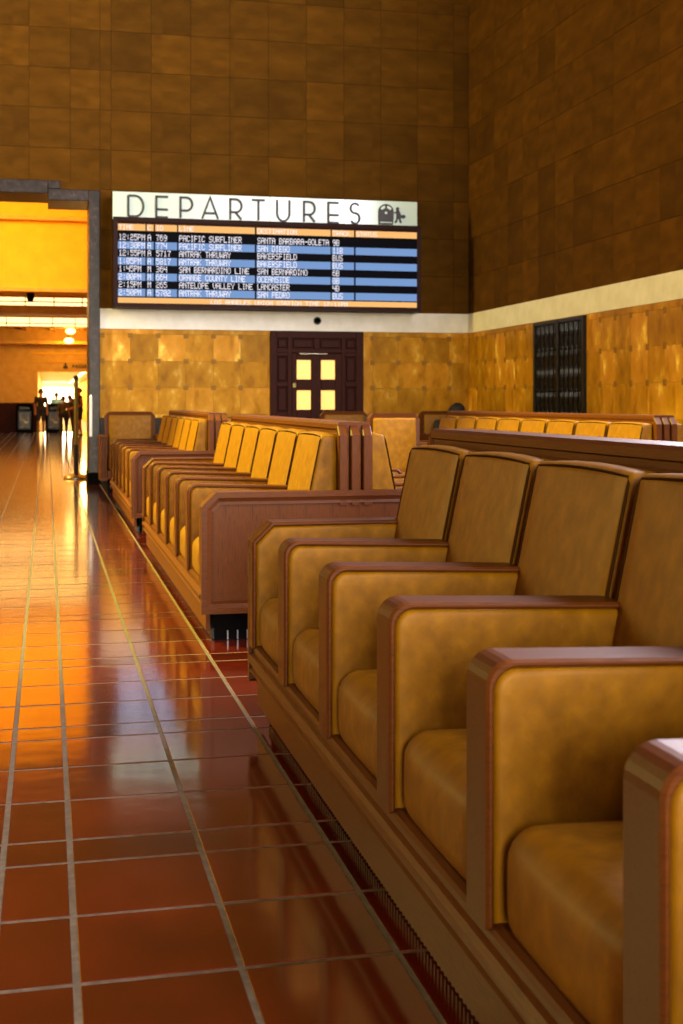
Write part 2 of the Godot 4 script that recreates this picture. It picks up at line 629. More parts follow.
func tile_wall(parent: Node, called: String, origin: Vector3, turn: float, u0: float, u1: float, v0: float, v1: float, w: float, h: float, first_u: float, first_v: float, gap: float, thick: float, bevel: float, mats: Array, uneven: float) -> void:
	# pieces on a wall plane; u runs along the wall, v up; turn about y puts +z outwards
	var cache := {}
	var rb := Basis(Vector3.UP, turn)
	var ku := floori((u0 - first_u) / w)
	while first_u + ku * w < u1 - 0.01:
		var a := maxf(u0, first_u + ku * w)
		var b := minf(u1, first_u + (ku + 1) * w)
		var kv := floori((v0 - first_v) / h)
		while first_v + kv * h < v1 - 0.01:
			var c := maxf(v0, first_v + kv * h)
			var d := minf(v1, first_v + (kv + 1) * h)
			kv += 1
			if b - a < 0.03 or d - c < 0.03:
				continue
			var key := "%d_%d" % [roundi((b - a) * 1000), roundi((d - c) * 1000)]
			if not cache.has(key):
				cache[key] = pieces_mesh(b - a - gap, d - c - gap, thick, bevel)
			var at := origin + rb * Vector3((a + b) / 2, (c + d) / 2, rng.randf_range(-uneven, uneven))
			mesh_node(called, cache[key], mats[rng.randi_range(0, mats.size() - 1)], parent, at, Vector3(0, turn, 0))
		ku += 1

const DADO := 1.0
const BAND0 := 2.36
const BAND1 := 2.67
const DOOR0 := 3.41
const DOOR1 := 4.91
const JAMB := 0.62
const PIL := 0.785
const OPEN_L := -4.4

func build_walls() -> void:
	# back wall with the tall opening
	var wb := structure("wall_back", "brown acoustic tile wall above golden stone wainscot")
	var z := -BACK
	slab("masonry", Vector3(JAMB + 0.02, 0, z - 1.0), Vector3(RIGHT + 0.4, TOP, z - 0.03), M.brown_joint, wb)
	slab("masonry", Vector3(LEFT - 0.3, 0, z - 1.0), Vector3(OPEN_L - 0.02, TOP, z - 0.03), M.brown_joint, wb)
	slab("masonry", Vector3(OPEN_L - 0.02, 4.5, z - 1.0), Vector3(JAMB + 0.02, TOP, z - 0.03), M.brown_joint, wb)
	# upper tiles in sight
	tile_wall(wb, "acoustic_tile", Vector3(0, 0, z - 0.03), 0, PIL, RIGHT, BAND1, 7.7, 0.608, 0.606, 0.344, 5.086, 0.003, 0.03, 0.004, M.brown, 0.0012)
	tile_wall(wb, "acoustic_tile", Vector3(0, 0, z - 0.03), 0, -1.6, PIL, 4.58, 7.7, 0.608, 0.606, 0.344, 5.086, 0.003, 0.03, 0.004, M.brown, 0.0012)
	slab("upper_panel", Vector3(PIL, 7.7, z - 0.03), Vector3(RIGHT, TOP, z), M.brown[0], wb)
	slab("upper_panel", Vector3(LEFT, 7.7, z - 0.03), Vector3(PIL, TOP, z), M.brown[0], wb)
	slab("upper_panel", Vector3(LEFT, 4.58, z - 0.03), Vector3(-1.6, 7.7, z), M.brown[0], wb)
	slab("upper_panel", Vector3(LEFT, BAND1, z - 0.03), Vector3(OPEN_L - 0.16, 4.58, z), M.brown[0], wb)
	# golden wainscot
	for span in [[PIL, DOOR0], [DOOR1, RIGHT]]:
		wainscot(wb, Vector3(0, 0, z - 0.03), 0, span[0], span[1], 0.817)
	slab("dado_slab", Vector3(PIL, 0, z - 0.03), Vector3(DOOR0, DADO, z + 0.015), M.dado, wb, 0.006)
	slab("dado_slab", Vector3(DOOR1, 0, z - 0.03), Vector3(RIGHT, DADO, z + 0.015), M.dado, wb, 0.006)
	slab("wainscot_panel", Vector3(LEFT, 0, z - 0.03), Vector3(OPEN_L - 0.16, BAND0, z), M.gold[0], wb)

	# right wall with tall windows
	var wr := structure("wall_right", "brown acoustic tile side wall above golden stone wainscot")
	window_wall(wr, RIGHT + 0.03, RIGHT + 0.4, RIGHT_WINDOWS)
	var turn := -PI / 2
	# u runs with world z here: u = z
	tile_wall(wr, "acoustic_tile", Vector3(RIGHT + 0.03, 0, 0), turn, z, -12.2, BAND1, 7.7, 0.608, 0.606, z, 5.086, 0.003, 0.03, 0.004, M.brown, 0.0012)
	wainscot(wr, Vector3(RIGHT + 0.03, 0, 0), turn, z, -12.2, z)
	slab("dado_slab", Vector3(RIGHT - 0.015, 0, z + 0.016), Vector3(RIGHT + 0.03, DADO, -12.2), M.dado, wr, 0.006)
	slab("upper_panel", Vector3(RIGHT, 7.7, z), Vector3(RIGHT + 0.03, TOP, -12.2), M.brown[0], wr)
	slab("wainscot_panel", Vector3(RIGHT, DADO, -12.2), Vector3(RIGHT + 0.03, BAND0, -REAR), M.gold[0], wr)
	slab("dado_slab", Vector3(RIGHT - 0.015, 0, -12.2), Vector3(RIGHT + 0.03, DADO, -REAR), M.dado, wr)
	# left and rear walls, ceiling
	var wl := structure("wall_left")
	window_wall(wl, LEFT - 0.4, LEFT, LEFT_WINDOWS)
	slab("wainscot_panel", Vector3(LEFT, 0, z), Vector3(LEFT + 0.03, BAND0, -REAR), M.gold[0], wl)
	var wf := structure("wall_front")
	slab("masonry", Vector3(LEFT - 0.4, 0, -REAR), Vector3(ENTRY[0], TOP, -REAR + 0.3), M.brown[0], wf)
	slab("masonry", Vector3(ENTRY[2], 0, -REAR), Vector3(RIGHT + 0.4, TOP, -REAR + 0.3), M.brown[0], wf)
	slab("masonry", Vector3(ENTRY[0], 0, -REAR), Vector3(ENTRY[2], ENTRY[1], -REAR + 0.3), M.brown[0], wf)
	slab("masonry", Vector3(ENTRY[0], ENTRY[3], -REAR), Vector3(ENTRY[2], TOP, -REAR + 0.3), M.brown[0], wf)
	var we := structure("window_1")
	slab("glass_pane", Vector3(ENTRY[0], ENTRY[1], -REAR + 0.12), Vector3(ENTRY[2], ENTRY[3], -REAR + 0.13), M.glass, we)
	for k in 6:
		var xx: float = lerpf(ENTRY[0], ENTRY[2], k / 5.0)
		slab("mullion", Vector3(xx - 0.04, ENTRY[1], -REAR + 0.08), Vector3(xx + 0.04, ENTRY[3], -REAR + 0.18), M.iron, we)
	var ce := structure("ceiling")
	slab("ceiling_slab", Vector3(LEFT - 0.4, TOP, z - 1.0), Vector3(RIGHT + 0.4, TOP + 0.3, -REAR + 0.3), M.ceiling, ce)
	for i in 9:
		var d := -10.5 + i * 3.6
		slab("ceiling_beam", Vector3(LEFT, TOP - 0.5, -d - 0.2), Vector3(RIGHT, TOP, -d + 0.2), M.door_wood, ce)

	# cream band
	var t1 := structure("trim_1", "cream stone band along the back wall under the board")
	slab("band_slab", Vector3(PIL, BAND0, z - 0.03), Vector3(RIGHT, BAND1, z + 0.012), M.cream, t1, 0.004)
	var t2 := structure("trim_2", "cream stone band along the side wall")
	slab("band_slab", Vector3(RIGHT - 0.012, BAND0, z + 0.012), Vector3(RIGHT + 0.03, BAND1, -REAR), M.cream, t2, 0.004)
	# marble surround of the opening: jamb, stepped lintel
	var t3 := structure("trim_3", "dark veined marble pillar and stepped lintel round the opening")
	slab("jamb", Vector3(JAMB, 0.16, z - 1.0), Vector3(PIL, 4.46, z + 0.05), M.marble, t3, 0.01)
	slab("plinth_block", Vector3(JAMB - 0.02, 0, z - 1.02), Vector3(PIL + 0.015, 0.16, z + 0.07), M.black, t3, 0.01)
	slab("bracket", Vector3(0.015, 4.29, z - 0.95), Vector3(JAMB, 4.46, z + 0.04), M.marble, t3, 0.01)
	slab("lintel", Vector3(OPEN_L + 0.6, 4.385, z - 0.95), Vector3(0.015, 4.585, z + 0.04), M.marble, t3, 0.01)
	slab("lintel_end", Vector3(0.015, 4.46, z - 0.95), Vector3(0.2, 4.585, z + 0.039), M.marble, t3, 0.01)
	slab("filler", Vector3(0.2, 4.46, z - 0.9), Vector3(PIL, 4.585, z), M.brown[3], t3)
	slab("bracket", Vector3(OPEN_L, 4.29, z - 0.95), Vector3(OPEN_L + 0.6, 4.46, z + 0.04), M.marble, t3, 0.01)
	slab("jamb", Vector3(OPEN_L - 0.16, 0, z - 1.0), Vector3(OPEN_L, 4.585, z + 0.05), M.marble, t3, 0.01)
	# small dark dome camera on the band
	var cam := thing("dome_camera", "small black round dome fixed to the cream band above the door", "camera", Vector3(4.165, 2.525, z + 0.012))
	var st := start()
	lathe(st, [[0.062, 0.0], [0.062, 0.02], [0.05, 0.025]], 16)
	part("housing", st, M.iron, cam, Vector3.ZERO, Vector3(PI / 2, 0, 0))
	st = start()
	lathe(st, [[0.048, 0.022], [0.044, 0.04], [0.03, 0.057], [0.012, 0.065], [0.0, 0.067]], 16)
	part("dome", st, M.black, cam, Vector3.ZERO, Vector3(PI / 2, 0, 0))
	# pale strip fixed to the front of the marble pillar
	var ns := thing("notice_board", "narrow white board fixed low on the edge of the marble pillar", "notice board", Vector3(0.645, 0, z + 0.05))
	slab("panel", Vector3(-0.02, 0.72, 0.0), Vector3(0.022, 1.33, 0.012), M.cream, ns, 0.002)
	slab("clip", Vector3(-0.012, 1.33, 0.0), Vector3(0.014, 1.345, 0.014), M.chrome, ns)

func wainscot(parent: Node, origin: Vector3, turn: float, u0: float, u1: float, first: float) -> void:
	var rb := Basis(Vector3.UP, turn)
	tile_wall(parent, "stone_tile", origin, turn, u0, u1, 1.055, 2.28, 0.4255, 0.4083, first, 1.055, 0.0015, 0.03, 0.0012, M.gold, 0.0008)
	for strip in [[DADO, 1.055], [2.28, BAND0]]:
		tile_wall(parent, "border_tile", origin, turn, u0, u1, strip[0], strip[1], 0.851, 0.2, first, strip[0], 0.002, 0.029, 0.0015, M.gold, 0.0005)
	var st := start()
	extrude(st, rect(-0.036, -0.036, 0.036, 0.036), 0.0, 0.036, 0.003)
	var mesh := done(st)
	var u := first
	while u < u1 - 0.05:
		if u > u0 + 0.0:
			for k in 3:
				mesh_node("stone_inset", mesh, M.inset, parent, origin + rb * Vector3(u, [1.4633, 1.8717, 2.262][k], 0), Vector3(0, turn, 0))
		u += 0.4255

var window_count := 0

func window_wall(parent: Node, x0: float, x1: float, at: Array) -> void:
	slab("masonry", Vector3(x0, 0, -BACK), Vector3(x1, WIN_Y0, -REAR), M.brown[0], parent)
	slab("masonry", Vector3(x0, WIN_Y1, -BACK), Vector3(x1, TOP, -REAR), M.brown[0], parent)
	var edges := [BACK]
	for d in at:
		edges.append(d + WIN_W / 2)
		edges.append(d - WIN_W / 2)
	edges.append(REAR)
	for i in range(0, edges.size(), 2):
		slab("pier", Vector3(x0, WIN_Y0, -edges[i]), Vector3(x1, WIN_Y1, -edges[i + 1]), M.brown[0], parent)
	for d in at:
		window_count += 1
		var w := structure("window_%d" % (window_count + 1))
		var xm := (x0 + x1) / 2
		slab("glass_pane", Vector3(xm - 0.004, WIN_Y0, -d - WIN_W / 2), Vector3(xm + 0.004, WIN_Y1, -d + WIN_W / 2), M.glass, w)
		for k in 4:
			var zz: float = -d - WIN_W / 2 + WIN_W * k / 3.0
			slab("mullion", Vector3(xm - 0.04, WIN_Y0, zz - 0.03), Vector3(xm + 0.04, WIN_Y1, zz + 0.03), M.iron, w)
		for k in 7:
			var yy := WIN_Y0 + (WIN_Y1 - WIN_Y0) * k / 6.0
			slab("glazing_bar", Vector3(xm - 0.035, yy - 0.025, -d - WIN_W / 2), Vector3(xm + 0.035, yy + 0.025, -d + WIN_W / 2), M.iron, w)

# ------------------------------------------------------------------ passage beyond the opening
const WARM := Color(1.0, 0.76, 0.30)

func build_passage() -> void:
	var z := -BACK - 1.0
	var wp := structure("wall_far", "warm yellow plaster walls of the passage beyond the opening")
	slab("side_wall", Vector3(2.3, 0, -100), Vector3(2.6, 7.2, z), M.plaster, wp)
	slab("side_wall", Vector3(-6.9, 0, -54), Vector3(-6.6, 7.2, z), M.plaster, wp)
	# header where the high ceiling drops
	slab("header", Vector3(-6.6, 3.84, -31.0), Vector3(2.3, 5.36, -30.0), M.plaster, wp)
	slab("header_base", Vector3(-6.6, 3.74, -31.0), Vector3(2.3, 3.84, -29.96), M.plaster_soft, wp, 0.01)
	slab("header_top", Vector3(-6.6, 5.46, -31.2), Vector3(2.3, 7.2, -30.15), M.plaster, wp)
	slab("ledge", Vector3(-6.6, 5.36, -31.0), Vector3(2.3, 5.46, -29.9), M.plaster_soft, wp, 0.01)
	# far wall with the doorway into the corridor
	slab("far_wall", Vector3(-6.6, 0.0, -54.4), Vector3(-0.37, 4.3, -54.0), M.plaster_soft, wp)
	slab("far_wall", Vector3(-0.37, 2.47, -54.4), Vector3(2.3, 4.3, -54.0), M.plaster_soft, wp)
	slab("far_wainscot", Vector3(-6.6, 0.0, -54.0), Vector3(-0.40, 1.2, -53.95), M.door_wood, wp, 0.01)
	slab("moulding", Vector3(-0.6, 3.18, -54.0), Vector3(2.3, 3.25, -53.94), M.plaster, wp, 0.01)
	slab("moulding", Vector3(-0.6, 2.86, -54.0), Vector3(2.3, 2.90, -53.95), M.plaster, wp, 0.01)
	slab("far_beam", Vector3(-6.6, 3.56, -54.0), Vector3(2.3, 3.70, -53.0), M.plaster_soft, wp, 0.01)
	# corridor
	slab("corridor_wall", Vector3(-0.67, 0, -100), Vector3(-0.37, 2.8, -54.4), M.cream, wp)
	slab("corridor_end", Vector3(-0.67, 0, -100.3), Vector3(2.6, 2.8, -100), M.cream, wp)
	var cp := structure("ceiling_far")
	slab("ceiling_slab", Vector3(-6.9, 7.2, -31.2), Vector3(2.6, 7.4, z), M.plaster, cp)
	slab("ceiling_slab", Vector3(-6.9, 4.3, -54.4), Vector3(2.6, 4.5, -31.0), M.plaster_soft, cp)
	slab("ceiling_slab", Vector3(-0.67, 2.65, -100.3), Vector3(2.6, 2.8, -54.4), M.cream, cp)
	for d in [34.0, 42.5, 50.5]:
		slab("ceiling_beam", Vector3(-6.6, 4.08, -d - 0.25), Vector3(2.3, 4.3, -d + 0.25), M.plaster_soft, cp, 0.01)
	for x in [-5.0, -2.6, -0.9, 0.2, 1.4]:
		slab("ceiling_beam", Vector3(x - 0.1, 4.15, -54.0), Vector3(x + 0.1, 4.3, -50.8), M.plaster_soft, cp, 0.01)
	# lamps
	var lay := thing("added_ceiling_light", "warm glowing ceiling panel added unseen to brighten the yellow header", "ceiling light", Vector3(-2.0, 7.2, -25.5))  # made-up panel above the view, added so the yellow header is bright
	slab("diffuser", Vector3(-3, -0.08, -3), Vector3(3, -0.02, 3), M.trough, lay)
	slab("light_frame", Vector3(-3.1, -0.02, -3.1), Vector3(3.1, 0.0, 3.1), M.iron, lay)
	area_light("added_panel_light", Vector3(0, -0.12, 0), Vector2(6, 6), Vector3(-90, 0, 0), WARM, 2.35, lay)
	for k in 2:
		var d: float = [38.0, 47.5][k]
		var y0: float = [4.03, 3.97][k]
		var y1: float = [4.22, 4.25][k]
		var tr := thing("light_trough", ["long lit glass trough across the ceiling nearer the yellow header", "long lit glass trough across the ceiling nearer the corridor doorway"][k], "ceiling light", Vector3(0, 0, -d))
		slab("tray", Vector3(-6.5, y1, -0.3), Vector3(2.2, 4.3, 0.3), M.plaster_soft, tr)
		var x := -6.2
		var first := true
		while x < 1.8:
			slab("light_pane", Vector3(x + 0.01, y0, -0.25), Vector3(x + 0.79, y1, 0.25), M.trough, tr)
			slab("mullion", Vector3(x - 0.02, y0 - 0.02, -0.27), Vector3(x + 0.01, y1, 0.27), M.iron, tr)
			x += 0.8
		slab("rail", Vector3(-6.5, y0 + 0.055, 0.25), Vector3(2.2, y0 + 0.085, 0.275), M.iron, tr)
		area_light("trough_light", Vector3(-2.1, y0 - 0.04, 0), Vector2(8, 0.5), Vector3(-90, 0, 0), WARM, 3.5, tr)
	for k in 2:
		var pl := thing("pendant_lamp", ["round glowing glass lamp under the passage ceiling", "round glowing glass lamp hanging lower under the passage ceiling"][k], "lamp", Vector3([0.88, 0.85][k], [4.08, 4.3][k], [-50.5, -52.3][k]))
		var st := start()
		var dy: float = [-0.12, -0.62][k]
		lathe(st, [[0.0, dy - 0.13], [0.12, dy - 0.11], [0.19, dy - 0.04], [0.19, dy + 0.03], [0.10, dy + 0.10], [0.0, dy + 0.11]], 16)
		part("lamp_glass", st, M.lamp, pl)
		st = start()
		tube(st, [Vector3(0, 0, 0), Vector3(0, dy + 0.1, 0)], 0.015)
		part("stem", st, M.brass, pl)
		omni(Vector3(0, dy, 0), WARM, 2.0, 0.1, pl)
	var tl := thing("tube_light", "long fluorescent strip light on the corridor ceiling", "ceiling light", Vector3(1.62, 2.645, -75))
	slab("housing", Vector3(-0.12, -0.05, -20), Vector3(0.12, 0, 20), M.cream, tl)
	slab("tube", Vector3(-0.09, -0.09, -20), Vector3(0.09, -0.05, 20), M.tube, tl)
	area_light("strip_light", Vector3(0, -0.11, 0), Vector2(0.2, 40), Vector3(-90, 0, 0), Color(1.0, 0.84, 0.50), 26.0, tl)
	var ew := thing("shop_window", "bright glowing window at the end of the corridor", "window", Vector3(0.8, 0, -99.9))
	slab("window_light", Vector3(-1.1, 0.9, 0), Vector3(1.4, 2.3, 0.03), M.day_glow, ew)
	slab("window_frame", Vector3(-1.15, 0.8, 0), Vector3(1.45, 0.9, 0.06), M.iron, ew)
	area_light("window_glow_light", Vector3(0.15, 1.6, 0.1), Vector2(2.5, 1.4), Vector3(0, 180, 0), Color(1.0, 0.9, 0.74), 4.0, ew)
	# overhead sign on the header of the doorway
	var sg := thing("passage_sign", "dark lettering with a small figure symbol above the corridor doorway", "sign", Vector3(0.74, 2.70, -53.95))
	var tm := TextMesh.new()
	tm.text = "PASSAGEWAY"
	var sf := SystemFont.new()
	sf.font_names = PackedStringArray(["Droid Sans"])
	sf.font_weight = 700
	tm.font = sf
	tm.font_size = 24
	tm.pixel_size = 0.0085
	tm.depth = 0.02
	tm.horizontal_alignment = HORIZONTAL_ALIGNMENT_LEFT
	mesh_node("lettering", tm, M.letter, sg, Vector3(0.26, 0.0, 0.02))
	var s2 := start()
	lathe(s2, [[0.0, 0.04], [0.04, 0.06], [0.05, 0.09], [0.03, 0.13], [0.0, 0.14]], 8)
	box(s2, Vector3(-0.09, -0.1, -0.01), Vector3(0.09, 0.02, 0.02), 0.005)
	box(s2, Vector3(-0.03, -0.02, -0.01), Vector3(0.03, 0.06, 0.02), 0.005)
	part("figure_symbol", s2, M.letter, sg, Vector3(0, 0, 0.02))

# ------------------------------------------------------------------ panelled door
func door_x(u: float) -> float:
	return (u - 85.0) * 1.5 / 527.0

func door_y(v: float) -> float:
	return BAND0 - (v - 65.0) * 1.5 / 527.0

func build_door() -> void:
	var d := structure("door_1", "dark panelled wooden door in a panelled surround with four lit panes")
	d.position = Vector3(DOOR0, 0, -BACK)
	var w := DOOR1 - DOOR0
	slab("backing", Vector3(0, 0, -0.03), Vector3(w, BAND0, 0.0), M.door_wood, d)
	# surround built of stiles and rails, leaving the panels recessed
	var vx := [85.0, 120.0, 182.0, 222.0, 330.0, 360.0, 467.0, 508.0, 570.0, 612.0]
	for st_ in [[85, 120], [570, 612], [182, 205], [487, 508]]:
		slab("stile", Vector3(door_x(st_[0]), 0, 0), Vector3(door_x(st_[1]), BAND0, 0.05), M.door_wood, d, 0.006)
	for r in [[65, 105], [165, 185]]:
		slab("rail", Vector3(door_x(120.0), door_y(r[1]), 0), Vector3(door_x(570.0), door_y(r[0]), 0.048), M.door_wood, d, 0.006)
	for x in [[120.0, 182.0], [508.0, 570.0]]:
		for r in [[185, 205], [348, 373], [515, 540], [690, 720], [870, 893]]:
			slab("rail", Vector3(door_x(x[0]), door_y(r[1]), 0), Vector3(door_x(x[1]), door_y(r[0]), 0.048), M.door_wood, d, 0.006)
	slab("stile", Vector3(door_x(330.0), door_y(165.0), 0), Vector3(door_x(360.0), door_y(105.0), 0.048), M.door_wood, d, 0.006)
	for p in [[120, 105, 182, 165], [508, 105, 570, 165], [205, 105, 330, 165], [360, 105, 487, 165], [120, 205, 182, 348], [508, 205, 570, 348], [120, 373, 182, 515], [508, 373, 570, 515], [120, 540, 182, 690], [508, 540, 570, 690], [120, 720, 182, 870], [508, 720, 570, 870]]:
		var g := 8.0
		slab("raised_panel", Vector3(door_x(p[0] + g), door_y(p[3] - g), 0), Vector3(door_x(p[2] - g), door_y(p[1] + g), 0.028), M.door_wood, d, 0.012)
	# the leaf
	for x in [[205, 233], [313, 370], [450, 487]]:
		slab("leaf_stile", Vector3(door_x(float(x[0])), 0, 0), Vector3(door_x(float(x[1])), door_y(190.0), 0.04), M.door_wood, d, 0.006)
	for r in [[190, 225], [332, 393], [500, 545], [690, 720], [860, 893]]:
		for x in [[233, 313], [370, 450]]:
			slab("leaf_rail", Vector3(door_x(float(x[0])), door_y(float(r[1])), 0), Vector3(door_x(float(x[1])), door_y(float(r[0])), 0.036), M.door_wood, d, 0.005)
	for x in [[233, 313], [370, 450]]:
		for r in [[225, 332], [393, 500]]:
			var o := slab("lit_window_pane", Vector3(door_x(float(x[0])), door_y(float(r[1])), 0.004), Vector3(door_x(float(x[1])), door_y(float(r[0])), 0.012), M.lit_pane, d)
			o.set_meta("label", "warm lit glass pane")
		for r in [[545, 690], [720, 860]]:
			slab("raised_panel", Vector3(door_x(x[0] + 6.0), door_y(r[1] - 6.0), 0), Vector3(door_x(x[1] - 6.0), door_y(r[0] + 6.0), 0.024), M.door_wood, d, 0.01)
	slab("closer_bar", Vector3(door_x(245.0), door_y(194.0), 0.04), Vector3(door_x(405.0), door_y(188.0), 0.075), M.chrome, d, 0.003)
	slab("lock_plate", Vector3(door_x(210.0), door_y(378.0), 0.04), Vector3(door_x(228.0), door_y(352.0), 0.05), M.brass, d, 0.002)

# ------------------------------------------------------------------ black iron grille on the side wall
func build_grille() -> void:
	var g := thing("iron_grille", "tall black wrought iron grille with twisted ornament set in the golden wall", "grille", Vector3(RIGHT, 0, -16.94), -PI / 2)
	# local x runs along the wall toward the camera, z out of the wall
	var L := 1.73
	var hgt := 2.345
	slab("back_plate", Vector3(0, 0.0, -0.01), Vector3(L, hgt, 0.006), M.iron, g)
	for x in [0.0, L / 2 - 0.03, L - 0.06]:
		slab("stile", Vector3(x, 0.0, 0.006), Vector3(x + 0.06, hgt, 0.05), M.iron, g, 0.006)
	for y in [0.0, hgt - 0.05]:
		for k in 2:
			var xa := 0.06 + k * (L / 2 - 0.03)
			slab("rail", Vector3(xa, y, 0.006), Vector3(xa + L / 2 - 0.09, y + 0.05, 0.045), M.iron, g, 0.005)
	# ornament: wavy twin rods and beads between the rails
	var rod := start()
	var pa := []
	var pb := []
	for i in 45:
		var y := 0.05 + i * 0.0507
		var s := sin(i * 0.55) * 0.032
		pa.append(Vector3(s, y, 0.022))
		pb.append(Vector3(-s, y, 0.022))
	tube(rod, pa, 0.0095, 5)
	tube(rod, pb, 0.0095, 5)
	var rod_mesh := done(rod)
	var bead := start()
	lathe(bead, [[0.0, -0.026], [0.02, -0.018], [0.026, 0.0], [0.02, 0.018], [0.0, 0.026]], 8)
	var bead_mesh := done(bead)
	for k in 2:
		for i in 5:
			var x := 0.06 + k * (L / 2 - 0.03) + (L / 2 - 0.09) * (i + 0.5) / 5.0
			mesh_node("twisted_rod", rod_mesh, M.iron, g, Vector3(x, 0, 0))
			for y in [0.30, 0.86, 1.40, 1.95]:
				mesh_node("bead", bead_mesh, M.iron, g, Vector3(x, y, 0.03))

# ------------------------------------------------------------------ departures board
const FONT := {
	"A": [14, 17, 17, 31, 17, 17, 17], "B": [30, 17, 17, 30, 17, 17, 30], "C": [14, 17, 16, 16, 16, 17, 14], "D": [30, 17, 17, 17, 17, 17, 30], "E": [31, 16, 16, 30, 16, 16, 31],
	"F": [31, 16, 16, 30, 16, 16, 16], "G": [14, 17, 16, 23, 17, 17, 14], "H": [17, 17, 17, 31, 17, 17, 17], "I": [14, 4, 4, 4, 4, 4, 14], "K": [17, 18, 20, 24, 20, 18, 17], "L": [16, 16, 16, 16, 16, 16, 31],
	"M": [17, 27, 21, 21, 17, 17, 17], "N": [17, 25, 21, 19, 17, 17, 17], "O": [14, 17, 17, 17, 17, 17, 14], "P": [30, 17, 17, 30, 16, 16, 16], "R": [30, 17, 17, 30, 20, 18, 17], "S": [15, 16, 16, 14, 1, 1, 30],
	"T": [31, 4, 4, 4, 4, 4, 4], "U": [17, 17, 17, 17, 17, 17, 14], "V": [17, 17, 17, 17, 17, 10, 4], "W": [17, 17, 17, 21, 21, 27, 17], "Y": [17, 17, 10, 4, 4, 4, 4],
	"0": [14, 17, 19, 21, 25, 17, 14], "1": [4, 12, 4, 4, 4, 4, 14], "2": [14, 17, 1, 14, 16, 16, 31], "3": [30, 1, 1, 14, 1, 1, 30], "4": [17, 17, 17, 31, 1, 1, 1], "5": [31, 16, 30, 1, 1, 17, 14],
	"6": [14, 16, 30, 17, 17, 17, 14], "7": [31, 1, 2, 4, 4, 4, 4], "8": [14, 17, 17, 14, 17, 17, 14], "9": [14, 17, 17, 15, 1, 1, 14], ":": [0, 4, 4, 0, 4, 4, 0], "-": [0, 0, 0, 31, 0, 0, 0], " ": [0, 0, 0, 0, 0, 0, 0],
}

func draw_text(img: Image, text: String, x: int, y: int, s: int, adv: int, c: Color, up := 0) -> void:
	for i in text.length():
		var g: Array = FONT.get(text[i], FONT[" "])
		for r in 7:
			for b in 5:
				if g[r] & (16 >> b):
					img.fill_rect(Rect2i(x + i * adv + b * s, y + r * (s + up), s, s + up), c)

const PPM := 302.0

func board_px(x: float) -> int:
	return int((x - 1.032) * PPM)

func board_py(y: float) -> int:
	return int((3.91 - y) * PPM)

